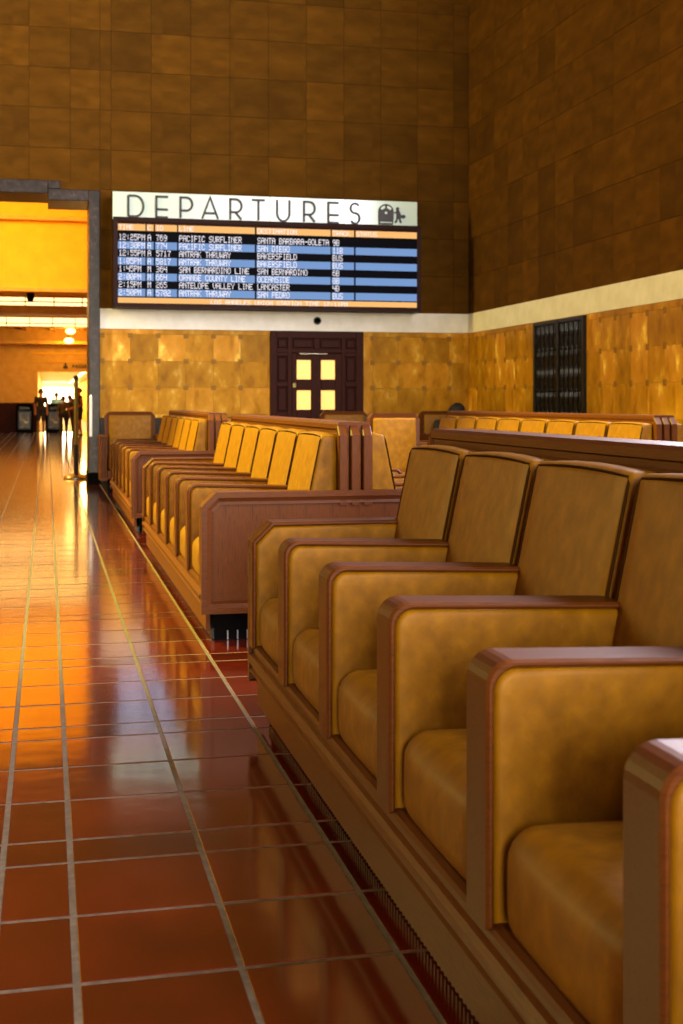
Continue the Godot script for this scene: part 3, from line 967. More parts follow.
func build_board() -> void:
	var z := -19.45
	var b := thing("departures_board", "wide departures board with blue and black timetable rows under pale lettered panel", "display board", Vector3(0, 0, z))
	var depth := 0.40
	# cabinet: bezel frame round the screen
	slab("cabinet", Vector3(0.967, 2.66, -depth), Vector3(5.74, 4.01, -0.03), M.bezel, b)
	var st := start()
	frame_ring(st, rect(0.967, 2.66, 5.74, 4.01), 0.065, -0.03, 0.02, 0.01)
	part("bezel", st, M.bezel, b)
	# screen picture
	var sx0 := 1.032
	var sx1 := 5.675
	var sy0 := 2.705
	var sy1 := 3.91
	var W := int((sx1 - sx0) * PPM)
	var H := int((sy1 - sy0) * PPM)
	var img := Image.create(W, H, false, Image.FORMAT_RGB8)
	img.fill(Color(0.035, 0.03, 0.05))
	var orange := Color(1.0, 0.74, 0.44)
	var blue := Color(0.47, 0.60, 0.80)
	var white := Color(1.0, 0.97, 1.0)
	var cols := [[1.032, 1.442], [1.46, 1.565], [1.585, 1.915], [1.935, 3.10], [3.125, 4.285], [4.305, 4.66], [4.685, 5.675]]
	var heads := ["TIME", "C", "ID", "LINE", "DESTINATION", "TRACK", "STATUS"]
	for k in 7:
		var xa: int = board_px(cols[k][0])
		var xb: int = board_px(cols[k][1])
		img.fill_rect(Rect2i(xa, 0, xb - xa, board_py(3.81)), orange)
		draw_text(img, heads[k], xa + 4, 5, 3, 17, white)
	var rows := [
		["12:25PM", "A", "769", "PACIFIC SURFLINER", "SANTA BARBARA-GOLETA", "9B"],
		["12:30PM", "A", "774", "PACIFIC SURFLINER", "SAN DIEGO", "11B"],
		["12:55PM", "A", "5717", "AMTRAK THRUWAY", "BAKERSFIELD", "BUS"],
		["1:05PM", "A", "5817", "AMTRAK THRUWAY", "BAKERSFIELD", "BUS"],
		["1:45PM", "M", "364", "SAN BERNARDINO LINE", "SAN BERNARDINO", "6B"],
		["2:00PM", "M", "664", "ORANGE COUNTY LINE", "OCEANSIDE", "8B"],
		["2:15PM", "M", "265", "ANTELOPE VALLEY LINE", "LANCASTER", "4B"],
		["2:50PM", "A", "5702", "AMTRAK THRUWAY", "SAN PEDRO", "BUS"]]
	var rh := (3.765 - 2.825) / 8.0
	for r in 8:
		var ya: int = board_py(3.765 - rh * r)
		var yb: int = board_py(3.765 - rh * (r + 1))
		for k in 7:
			var xa: int = board_px(cols[k][0])
			var xb: int = board_px(cols[k][1])
			if r % 2 == 1:
				img.fill_rect(Rect2i(xa, ya, xb - xa, yb - ya), blue)
			if k < 6:
				draw_text(img, rows[r][k], xa + 4, ya + 3, 3, 17, white, 1)
	img.fill_rect(Rect2i(0, board_py(2.81), W, H - board_py(2.81)), orange)
	draw_text(img, "LOS ANGELES UNION STATION TIME 12:11PM", int(W * 0.30), board_py(2.81) + 5, 3, 17, white)
	img.generate_mipmaps()
	var tex := ImageTexture.create_from_image(img)
	var sm := StandardMaterial3D.new()
	sm.resource_name = "screen"
	sm.albedo_color = Color(0.02, 0.02, 0.02)
	sm.roughness = 0.6
	sm.metallic_specular = 0.1
	sm.emission_enabled = true
	sm.emission_texture = tex
	sm.emission_operator = BaseMaterial3D.EMISSION_OP_MULTIPLY
	sm.emission = Color.WHITE
	sm.emission_energy_multiplier = 1.05
	var qm := QuadMesh.new()
	qm.size = Vector2(sx1 - sx0, sy1 - sy0)
	var scr := mesh_node("screen", qm, sm, b, Vector3((sx0 + sx1) / 2, (sy0 + sy1) / 2, -0.005))
	scr.set_meta("label", "timetable screen with orange header and alternating blue rows")
	area_light("screen_light", Vector3((sx0 + sx1) / 2, (sy0 + sy1) / 2, 0.05), Vector2(sx1 - sx0, sy1 - sy0), Vector3(0, 180, 0), Color(0.80, 0.84, 1.0), 0.06, b)
	# pale panel above, three sheets with the letters
	for p in [[0.96, 3.345], [3.35, 4.53], [4.535, 5.71]]:
		slab("sign_panel", Vector3(p[0], 3.985, -0.14), Vector3(p[1], 4.405, -0.10), M.sign_panel, b, 0.004)
	slab("sign_back", Vector3(0.98, 3.985, -depth), Vector3(5.69, 4.39, -0.14), M.bezel, b)
	letters(b)
	logo(b)

func stroke(st: SurfaceTool, pts: Array, w: float, z0: float, z1: float) -> void:
	# flat ribbon of width w along points (x, y), with depth
	var l := PackedVector2Array()
	var r := PackedVector2Array()
	for i in pts.size():
		var d0: Vector2 = (pts[i] - pts[maxi(i - 1, 0)]).normalized()
		var d1: Vector2 = (pts[mini(i + 1, pts.size() - 1)] - pts[i]).normalized()
		if i == 0: d0 = d1
		if i == pts.size() - 1: d1 = d0
		var n0 := Vector2(-d0.y, d0.x)
		var n1 := Vector2(-d1.y, d1.x)
		var k := (n0 + n1) / maxf(0.4, 1.0 + n0.dot(n1))
		l.append(pts[i] + k * w / 2)
		r.append(pts[i] - k * w / 2)
	for i in pts.size() - 1:
		extrude(st, PackedVector2Array([l[i], r[i], r[i + 1], l[i + 1]]), z0, z1)

func arc(c: Vector2, rx: float, ry: float, a0: float, a1: float, n := 10) -> Array:
	var o := []
	for i in n + 1:
		var a := deg_to_rad(lerpf(a0, a1, float(i) / n))
		o.append(c + Vector2(cos(a) * rx, sin(a) * ry))
	return o

var cell_at := Vector2.ZERO
var cell_size := Vector2.ONE

func cell_point(a: float, c: float) -> Vector2:
	return cell_at + Vector2(a, c) * cell_size

func letters(b: Node) -> void:
	# each letter in a unit box (0..w, 0..1)
	var y0 := 4.035
	var h := 0.31
	var lay := [["D", 1.175, 1.433], ["E", 1.593, 1.802], ["P", 1.957, 2.168], ["A", 2.286, 2.563], ["R", 2.716, 2.923], ["T", 3.05, 3.286], ["U", 3.442, 3.67], ["R", 3.864, 4.069], ["E", 4.251, 4.45], ["S", 4.604, 4.785]]
	var t := 0.034
	for q in lay:
		var x0: float = q[1] + t / 2
		var w: float = q[2] - q[1] - t
		var st := start()
		cell_at = Vector2(x0, y0)
		cell_size = Vector2(w, h)
		match q[0]:
			"D":
				stroke(st, [cell_point(0, 0), cell_point(0, 1)], t, 0, 0.02)
				stroke(st, [cell_point(0, 1), cell_point(0.45, 1)] + arc(cell_point(0.45, 0.5), w * 0.55, h * 0.5, 90, -90, 14) + [cell_point(0, 0)], t, 0, 0.02)
			"E":
				stroke(st, [cell_point(0, -0.05), cell_point(0, 1.05)], t, 0, 0.02)
				for y in [0.0, 0.38, 1.0]:
					stroke(st, [cell_point(0, y), cell_point(1.0, y)], t, 0, 0.02)
			"P":
				stroke(st, [cell_point(0, 0), cell_point(0, 1.05)], t, 0, 0.02)
				stroke(st, [cell_point(0, 1), cell_point(0.5, 1)] + arc(cell_point(0.5, 0.68), w * 0.5, h * 0.32, 90, -90, 12) + [cell_point(0, 0.36)], t, 0, 0.02)
			"R":
				stroke(st, [cell_point(0, 0), cell_point(0, 1.05)], t, 0, 0.02)
				stroke(st, [cell_point(0, 1), cell_point(0.5, 1)] + arc(cell_point(0.5, 0.68), w * 0.5, h * 0.32, 90, -90, 12) + [cell_point(0, 0.36)], t, 0, 0.02)
				stroke(st, [cell_point(0.45, 0.36), cell_point(1.0, 0.0)], t, 0, 0.02)
			"A":
				stroke(st, [cell_point(0, 0), cell_point(0.5, 1.05), cell_point(1, 0)], t, 0, 0.02)
				stroke(st, [cell_point(0.14, 0.27), cell_point(0.86, 0.27)], t, 0, 0.02)
			"T":
				stroke(st, [cell_point(0, 1), cell_point(1, 1)], t, 0, 0.02)
				stroke(st, [cell_point(0.5, 0), cell_point(0.5, 1)], t, 0, 0.02)
			"U":
				stroke(st, [cell_point(0, 1.05), cell_point(0, 0.4)] + arc(cell_point(0.5, 0.4), w * 0.5, h * 0.4, 180, 360, 14) + [cell_point(1, 1.05)], t, 0, 0.02)
			"S":
				stroke(st, arc(cell_point(0.5, 0.76), w * 0.48, h * 0.24, 30, 270, 12) + arc(cell_point(0.5, 0.26), w * 0.5, h * 0.26, 90, -150, 12), t, 0, 0.02)
		part("letter", st, M.letter, b, Vector3(0, 0, -0.1))

func logo(b: Node) -> void:
	var o := Vector3(0, 0, -0.1)
	var st := start()
	var body := [Vector2(5.075, 4.03), Vector2(5.305, 4.03), Vector2(5.32, 4.12), Vector2(5.32, 4.24)]
	for p in arc(Vector2(5.195, 4.24), 0.125, 0.115, 0, 180, 12):
		body.append(p)
	body.append(Vector2(5.07, 4.12))
	extrude(st, PackedVector2Array(body), 0, 0.02)
	var tr := part("train_symbol", st, M.letter, b, o)
	st = start()
	for s in [-1, 1]:
		stroke(st, arc(Vector2(5.195, 4.235), 0.085, 0.075, 90 + s * 12, 90 + s * 62, 6), 0.036, 0.02, 0.024)
	stroke(st, arc(Vector2(5.195, 4.215), 0.012, 0.012, 0, 360, 10), 0.014, 0.02, 0.024)
	stroke(st, [Vector2(5.10, 4.065), Vector2(5.29, 4.065)], 0.012, 0.02, 0.024)
	part("symbol_window", st, M.sign_panel, tr)
	st = start()
	extrude(st, PackedVector2Array(arc(Vector2(5.385, 4.285), 0.026, 0.03, 0, 330, 10)), 0, 0.02)
	extrude(st, PackedVector2Array([Vector2(5.36, 4.26), Vector2(5.41, 4.26), Vector2(5.45, 4.17), Vector2(5.43, 4.12), Vector2(5.36, 4.13), Vector2(5.365, 4.2)]), 0, 0.02)
	extrude(st, PackedVector2Array(arc(Vector2(5.475, 4.165), 0.04, 0.03, 0, 330, 10)), 0, 0.02)
	stroke(st, [Vector2(5.37, 4.23), Vector2(5.33, 4.22)], 0.022, 0, 0.02)
	stroke(st, [Vector2(5.38, 4.13), Vector2(5.36, 4.08), Vector2(5.34, 4.075)], 0.028, 0, 0.02)
	stroke(st, [Vector2(5.42, 4.13), Vector2(5.43, 4.08), Vector2(5.45, 4.075)], 0.028, 0, 0.02)
	part("porter_symbol", st, M.letter, b, o)

# ------------------------------------------------------------------ benches
const PITCH := 0.68
const ARM := 0.12
const HALF := 0.824

const ARM_BACK := -0.235

func arm_outline(off: float, chamfer: bool) -> PackedVector2Array:
	# side outline of an armrest, front at x = -HALF, open to the back rest; off moves it inwards
	var p := PackedVector2Array()
	var x0 := -HALF + off
	var y1 := 0.78 - off
	var yb := 0.29
	p.append(Vector2(x0, yb))
	if chamfer:
		var c := 0.075 - off * 0.4
		p.append(Vector2(x0, y1 - c))
		p.append(Vector2(x0 + c, y1))
	else:
		var r := maxf(0.05 - off * 0.3, 0.02)
		for i in 7:
			var a := PI - i * PI / 12.0
			p.append(Vector2(x0 + r + cos(a) * r, y1 - r + sin(a) * r))
	p.append(Vector2(ARM_BACK, y1 - (0.018 if not chamfer else 0.0)))
	p.append(Vector2(ARM_BACK, yb))
	return p

func arm_band(chamfer: bool) -> PackedVector2Array:
	# the wooden rail that runs up the front and along the top
	var o := arm_outline(0.0, chamfer)
	var i := arm_outline(0.016, chamfer)
	var p := PackedVector2Array()
	for k in o.size() - 1:
		p.append(o[k])
	for k in range(i.size() - 2, -1, -1):
		p.append(i[k])
	return p

const BACK_H := 0.66

func bend_seat(p: Vector3) -> Vector3:
	# lower towards the back
	var f := (p.x + 0.275) / 0.55
	return p + Vector3(0, -0.028 * f * (1.0 if p.y > 0 else 0.0), 0)

func bend_back(p: Vector3) -> Vector3:
	# a wedge: deep at the seat, slim at the top
	var v := (p.y + BACK_H / 2) / BACK_H
	return Vector3(lerpf(lerpf(-0.312, -0.176, v), -0.088, (p.x + 0.06) / 0.12), p.y, p.z)

func make_bench(label: String, SEATS_N: int, at: Vector3) -> Node3D:
	var L := SEATS_N * PITCH + ARM
	var b := thing("leather_bench", label, "bench", at, 0, "ochre leather station benches")
	# base, both long sides
	var half := [Vector2(0.787, 0.302), Vector2(0.800, 0.296), Vector2(0.803, 0.284), Vector2(0.797, 0.279), Vector2(0.797, 0.262), Vector2(0.808, 0.256), Vector2(0.818, 0.246), Vector2(0.820, 0.234), Vector2(0.812, 0.226), Vector2(0.803, 0.222), Vector2(0.803, 0.204), Vector2(0.811, 0.199), Vector2(0.811, 0.190), Vector2(0.800, 0.182), Vector2(0.784, 0.176)]
	var prof := PackedVector2Array()
	for v in half:
		prof.append(v + Vector2(0.012, 0))
	for i in range(half.size() - 1, -1, -1):
		prof.append(Vector2(-half[i].x - 0.012, half[i].y))
	part("base", along_z(prof, L - 0.08), M.wood_z, b, Vector3(0, 0, -0.04))
	for sd in [-1, 1]:
		var fs := start()
		box(fs, Vector3(minf(sd * 0.772, sd * 0.794), 0.06, -L + 0.05), Vector3(maxf(sd * 0.772, sd * 0.794), 0.178, -0.05), 0.003)
		part("fascia", fs, M.wood_z, b)
	var st := start()
	box(st, Vector3(-0.745, 0.0, -L + 0.085), Vector3(0.745, 0.178, -0.085))
	part("plinth", st, M.black, b)
	# vent slats along the plinth (small, joined)
	st = start()
	var z := -0.10
	while z > -L + 0.1:
		for s in [-1, 1]:
			box(st, Vector3(s * 0.752 - 0.007, 0.004, z - 0.005), Vector3(s * 0.752 + 0.007, 0.058, z + 0.005))
		z -= 0.026
	var vg := part("vent_slats", st, M.iron, b)
	vg.set_meta("kind", "stuff")
	st = start()
	for e in [-0.082, -L + 0.082]:
		for k in 27:
			box(st, Vector3(-0.68 + k * 0.0522, 0.004, e - 0.004), Vector3(-0.673 + k * 0.0522, 0.05, e + 0.004))
	var vs := part("vent_slots", st, M.slot, b)
	vs.set_meta("kind", "stuff")
	# spine
	var sp := PackedVector2Array()
	for v in [Vector2(0.078, 0.2), Vector2(0.078, 1.045), Vector2(0.086, 1.055), Vector2(0.086, 1.075), Vector2(0.081, 1.08), Vector2(0.081, 1.098), Vector2(0.09, 1.104), Vector2(0.09, 1.128), Vector2(0.078, 1.14)]:
		sp.append(v)
	for i in range(sp.size() - 1, -1, -1):
		sp.append(Vector2(-sp[i].x, sp[i].y))
	part("spine", along_z(sp, L - 0.14), M.wood_z, b, Vector3(0, 0, -0.07))
	for e in 2:
		for k in 3:
			st = start()
			var x := -0.066 + k * 0.066
			# a rib whose top is cut to a slope; profile in z,y extruded along x
			var s := 1.0 if e == 0 else -1.0
			var pr := PackedVector2Array([Vector2(0, 0.7), Vector2(0.062, 0.7), Vector2(0.062, 1.07), Vector2(0.0, 1.137)])
			var t := Transform3D(Basis(Vector3(0, 0, s), Vector3(0, 1, 0), Vector3(-s, 0, 0)), Vector3(x, 0, -0.08 if e == 0 else -L + 0.08))
			extrude(st, pr, -0.026, 0.026, 0.006, t)
			part("spine_rib", st, M.wood_y, b)
	# shared meshes of one seat
	var seat := cushion(Vector3(0.57, 0.22, PITCH - ARM - 0.002), 0.06, 10, Vector3(0.012, 0.018, 0), "seat")
	var h := BACK_H
	var back := cushion(Vector3(0.12, h, PITCH - 0.045), 0.022, 10, Vector3(0.016, 0.012, 0.0), "back")
	st = start()
	var zw := (PITCH - 0.045) / 2 - 0.006
	var path := []
	for v in [0.0, 0.25, 0.5, 0.75, 0.955]:
		path.append(Vector3(lerpf(-0.312, -0.176, v) + 0.002, -h / 2 + v * h, -zw))
	for k in 7:
		var w := lerpf(-1, 1, k / 6.0)
		path.append(Vector3(-0.174, h / 2 - 0.012 + 0.010 * (1 - w * w), w * zw * 0.97))
	for v in [0.955, 0.75, 0.5, 0.25, 0.0]:
		path.append(Vector3(lerpf(-0.312, -0.176, v) + 0.002, -h / 2 + v * h, zw))
	tube(st, path, 0.0042, 6)
	var piping := done(st)
	# an armrest
	st = start()
	extrude(st, arm_band(false), -ARM / 2, ARM / 2, 0.006)
	var band := done(st)
	var pad := padded(arm_outline(0.0165, false), -ARM / 2 + 0.001, ARM / 2 - 0.001, 0.016)
	var end_pad := padded(arm_outline(0.0165, true), -ARM / 2 + 0.001, ARM / 2 - 0.041, 0.016)
	st = start()
	extrude(st, arm_band(true), -ARM / 2, ARM / 2 - 0.038, 0.006)
	var end_band := done(st)
	var far_pad := padded(arm_outline(0.0165, true), -ARM / 2 + 0.041, ARM / 2 - 0.001, 0.016)
	st = start()
	extrude(st, arm_band(true), -ARM / 2 + 0.038, ARM / 2, 0.006)
	var far_band := done(st)
	for side in 2:
		var turn := Transform3D.IDENTITY
		if side == 1:
			turn = Transform3D(Basis(Vector3.UP, PI), Vector3(0, 0, -L))
		for k in range(0, SEATS_N + 1):
			var zc := -ARM / 2 - PITCH * k
			if k > 0 and k < SEATS_N:
				var a := mesh_node("armrest", band, M.wood_x, b)
				a.transform = turn * Transform3D(Basis.IDENTITY, Vector3(0, 0, zc))
				mesh_node("arm_pad", pad, M.leather, a)
			else:
				var e := mesh_node("end_armrest", end_band, M.wood_x, b)
				if k == 0:
					e.transform = turn * Transform3D(Basis.IDENTITY, Vector3(0, 0, zc))
					mesh_node("arm_pad", end_pad, M.leather, e)
				else:
					e.mesh = far_band
					e.transform = turn * Transform3D(Basis.IDENTITY, Vector3(0, 0, zc))
					mesh_node("arm_pad", far_pad, M.leather, e)
			if k < SEATS_N:
				var zm := zc - PITCH / 2
				var s := mesh_node("seat_cushion", seat, M.leather, b)
				s.transform = turn * Transform3D(Basis.IDENTITY, Vector3(-0.515, 0.385, zm))
				var r := mesh_node("backrest", back, M.leather, b)
				r.transform = turn * Transform3D(Basis.IDENTITY, Vector3(0, 0.742, zm))
				mesh_node("piping", piping, M.piping, r)
	# the two end panels
	for e in 2:
		var root := Node3D.new()
		root.name = "end_panel"
		b.add_child(root, true)
		root.position = Vector3(0, 0, 0.0 if e == 0 else -L)
		root.rotation.y = 0.0 if e == 0 else PI
		var c := 0.075
		var o := PackedVector2Array([Vector2(-HALF, 0.15), Vector2(HALF, 0.15), Vector2(HALF, 0.78 - c), Vector2(HALF - c, 0.78), Vector2(-HALF + c, 0.78), Vector2(-HALF, 0.78 - c)])
		st = start()
		frame_ring(st, o, 0.03, -0.04, 0.0, 0.0)
		part("rim", st, M.wood_x, root)
		var o1 := inset(ccw(o), 0.03)
		st = start()
		frame_ring(st, o1, 0.02, -0.038, -0.008, 0.010)
		part("ogee", st, M.wood_x, root)
		var o2 := inset(ccw(o1), 0.02)
		st = start()
		frame_ring(st, o2, 0.016, -0.038, -0.020, -0.004)
		part("bead", st, M.wood_x, root)
		st = start()
		extrude(st, inset(ccw(o1), 0.002), -0.04, -0.026)
		part("field", st, M.wood_y, root)
	return b

func build_benches() -> void:
	var b := make_bench("long leather bench of the aisle row, farthest from the departures board", 6, Vector3(1.6, 0, -0.85))
	for q in [["long leather bench of the aisle row, between the other two", 6.62], ["long leather bench of the aisle row, nearest the departures board", 12.25]]:
		var o := b.duplicate()
		o.name = numbered("leather_bench")
		add_child(o)
		o.position = Vector3(1.6, 0, -q[1])
		o.set_meta("label", q[0])
	make_bench("longest leather bench, standing apart from the aisle row before the iron grille", 8, Vector3(4.80, 0, -9.35))

# ------------------------------------------------------------------ single armchairs facing the hall
func build_armchairs() -> void:
	# origin at the middle of the back foot line; front towards +z
	var b := thing("leather_armchair", "wood framed leather armchair beside the marble pillar", "armchair", Vector3(1.165, 0, -18.75), 0, "single leather armchairs")
	var c := 0.06
	var o := PackedVector2Array([Vector2(-0.36, 0.2), Vector2(0.36, 0.2), Vector2(0.36, 1.105 - c), Vector2(0.36 - c, 1.105), Vector2(-0.36 + c, 1.105), Vector2(-0.36, 1.105 - c)])
	var st := start()
	frame_ring(st, o, 0.05, -0.06, 0.06, 0.008)
	part("back_frame", st, M.wood_x, b)
	st = start()
	extrude(st, inset(ccw(o), 0.03), -0.05, 0.0)
	part("back_board", st, M.wood_y, b)
	var bm := cushion(Vector3(0.61, 0.68, 0.09), 0.025, 8, Vector3(0, 0, 0.022))
	mesh_node("backrest", bm, M.leather, b, Vector3(0, 0.715, 0.045))
	var sm := cushion(Vector3(0.68, 0.2, 0.64), 0.05, 8, Vector3(0, 0.02, 0.01))
	mesh_node("seat_cushion", sm, M.leather, b, Vector3(0, 0.38, 0.385))
	st = start()
	box(st, Vector3(-0.36, 0.17, -0.05), Vector3(0.36, 0.29, 0.72), 0.012)
	part("seat_rail", st, M.wood_x, b)
	st = start()
	box(st, Vector3(-0.34, 0, -0.02), Vector3(0.34, 0.17, 0.66), 0.004)
	part("plinth", st, M.black, b)
	for s in [-1, 1]:
		var root := Node3D.new()
		root.name = "armrest"
		b.add_child(root, true)
		root.position = Vector3(s * 0.40, 0, 0)
		st = start()
		box(st, Vector3(-0.045, 0.15, -0.05), Vector3(0.045, 0.74, 0.70), 0.006)
		part("arm_body", st, M.wood_y, root)
		st = start()
		box(st, Vector3(-0.055, 0.74, -0.06), Vector3(0.055, 0.775, 0.74), 0.012)
		part("arm_cap", st, M.wood_z, root)
		for k in 3:
			st = start()
			var x := -0.03 + k * 0.03
			box(st, Vector3(x - 0.010, 0.2, 0.70), Vector3(x + 0.010, 0.74, 0.722), 0.005)
			part("flute", st, M.wood_y, root)
		st = start()
		box(st, Vector3(-0.05, 0.15, 0.70), Vector3(0.05, 0.2, 0.725), 0.006)
		part("arm_foot", st, M.wood_y, root)
	var spots := [["wood framed leather armchair in front of the panelled door", 4.325, 18.75], ["wood framed leather armchair holding the seated person near the wall corner", 5.87, 18.75], ["narrow wood framed leather armchair standing clear of the walls between the benches", 3.59, 13.2]]
	for q in spots:
		var r := b.duplicate()
		r.name = numbered("leather_armchair")
		add_child(r)
		r.position = Vector3(q[1], 0, -q[2])
		if q[2] < 15.0:
			r.scale = Vector3(0.77, 1.02, 0.85)
		r.set_meta("label", q[0])

# ------------------------------------------------------------------ flood lamp added out of view to brighten the far benches
func build_added_flood_lamp() -> void:
	var c := thing("added_flood_lamp", "bronze flood lamp on a long rod, added unseen to brighten the far benches", "lamp", Vector3(-5.2, 9.6, -11.2))
	var aim := Vector3(1.0, 0.9, -10.2) - c.position
	var head := Node3D.new()
	head.name = "lamp_head"
	c.add_child(head)
	head.basis = Basis.looking_at(aim.normalized(), Vector3.UP)
	var st := start()
	lathe(st, [[0.0, -0.25], [0.12, -0.25], [0.15, -0.1], [0.16, 0.2], [0.14, 0.2], [0.13, 0.0], [0.0, 0.0]], 20)
	part("shade", st, M.brass, head, Vector3.ZERO, Vector3(-PI / 2, 0, 0))
	st = start()
	lathe(st, [[0.13, 0.10], [0.07, 0.13], [0.0, 0.14]], 20)
	part("lamp_lens", st, M.lamp, head, Vector3.ZERO, Vector3(-PI / 2, 0, 0))
	st = start()
	tube(st, [Vector3(0, 0.0, 0), Vector3(0, TOP - 9.6 - 0.52, 0)], 0.03)
	part("rod", st, M.iron, c)
	var l := SpotLight3D.new()
	l.name = "added_flood_light"
	l.light_color = Color(1.0, 0.97, 0.40)
	l.light_energy = 520.0
	l.light_size = 0.3
	l.spot_range = 60.0
	l.spot_attenuation = 2.0
	l.spot_angle = 25.0
	l.spot_angle_attenuation = 0.55
	l.shadow_enabled = true
	l.position = Vector3(0, 0, -0.3)
	head.add_child(l)

# ------------------------------------------------------------------ things in the passage
func build_passage_things() -> void:
	var s := thing("queue_post", "tall slim metal post on a round chrome base before the opening", "post", Vector3(0.46, 0, -21.3))
	var st := start()
	lathe(st, [[0.0, 0.0], [0.21, 0.0], [0.21, 0.02], [0.18, 0.05], [0.09, 0.075], [0.045, 0.085], [0.0, 0.085]], 24)
	part("base", st, M.chrome, s)
	st = start()
	lathe(st, [[0.0, 0.06], [0.038, 0.06], [0.038, 0.55], [0.0, 0.55]], 16)
	part("lower_pole", st, M.iron, s)
	st = start()
	lathe(st, [[0.034, 0.55], [0.034, 1.62], [0.0, 1.62]], 16)
	part("upper_pole", st, M.brass, s)
	st = start()
	lathe(st, [[0.036, 1.60], [0.04, 1.61], [0.04, 1.65], [0.03, 1.67], [0.0, 1.675]], 16)
	part("cap", st, M.iron, s)
	# litter bins against the far wall
	for k in 2:
		var b := thing("litter_bin", ["black litter bin with a framed poster, beside the dark wainscot", "black litter bin behind the standing person in black"][k], "litter bin", Vector3([-0.88, 0.28][k], 0, [-53.45, -53.4][k]))
		var o := PackedVector2Array([Vector2(-0.34, 0.0), Vector2(0.34, 0.0), Vector2(0.34, 1.05), Vector2(0.26, 1.17), Vector2(-0.26, 1.17), Vector2(-0.34, 1.05)])
		st = start()
		extrude(st, o, -0.3, 0.3, 0.03)
		part("bin_body", st, M.black, b)
		st = start()
		frame_ring(st, rect(-0.24, 0.14, 0.24, 0.86), 0.05, 0.29, 0.33, 0.0)
		part("poster_frame", st, M.iron, b)
		st = start()
		box(st, Vector3(-0.19, 0.19, 0.295), Vector3(0.19, 0.81, 0.31))
		part("poster", st, textured("poster", noise_tex(noise(0.02, 3, FastNoiseLite.TYPE_CELLULAR, 97), [[0.0, Color(0.10, 0.09, 0.03)], [0.7, Color(0.30, 0.26, 0.10)], [1.0, Color(0.75, 0.68, 0.42)]], 128), Vector3(1.2, 1.2, 1.2), 0.4), b)
		st = start()
		box(st, Vector3(-0.2, 0.92, 0.28), Vector3(0.2, 1.04, 0.312), 0.01)
		part("bin_flap", st, M.iron, b)
	# security camera under the header
	var c := thing("ceiling_camera", "small dark camera under the yellow header", "camera", Vector3(-0.37, 3.74, -30.3))
	st = start()
	lathe(st, [[0.0, -0.2], [0.06, -0.19], [0.085, -0.12], [0.085, -0.02], [0.1, 0.0], [0.0, 0.0]], 14)
	part("housing", st, M.black, c)

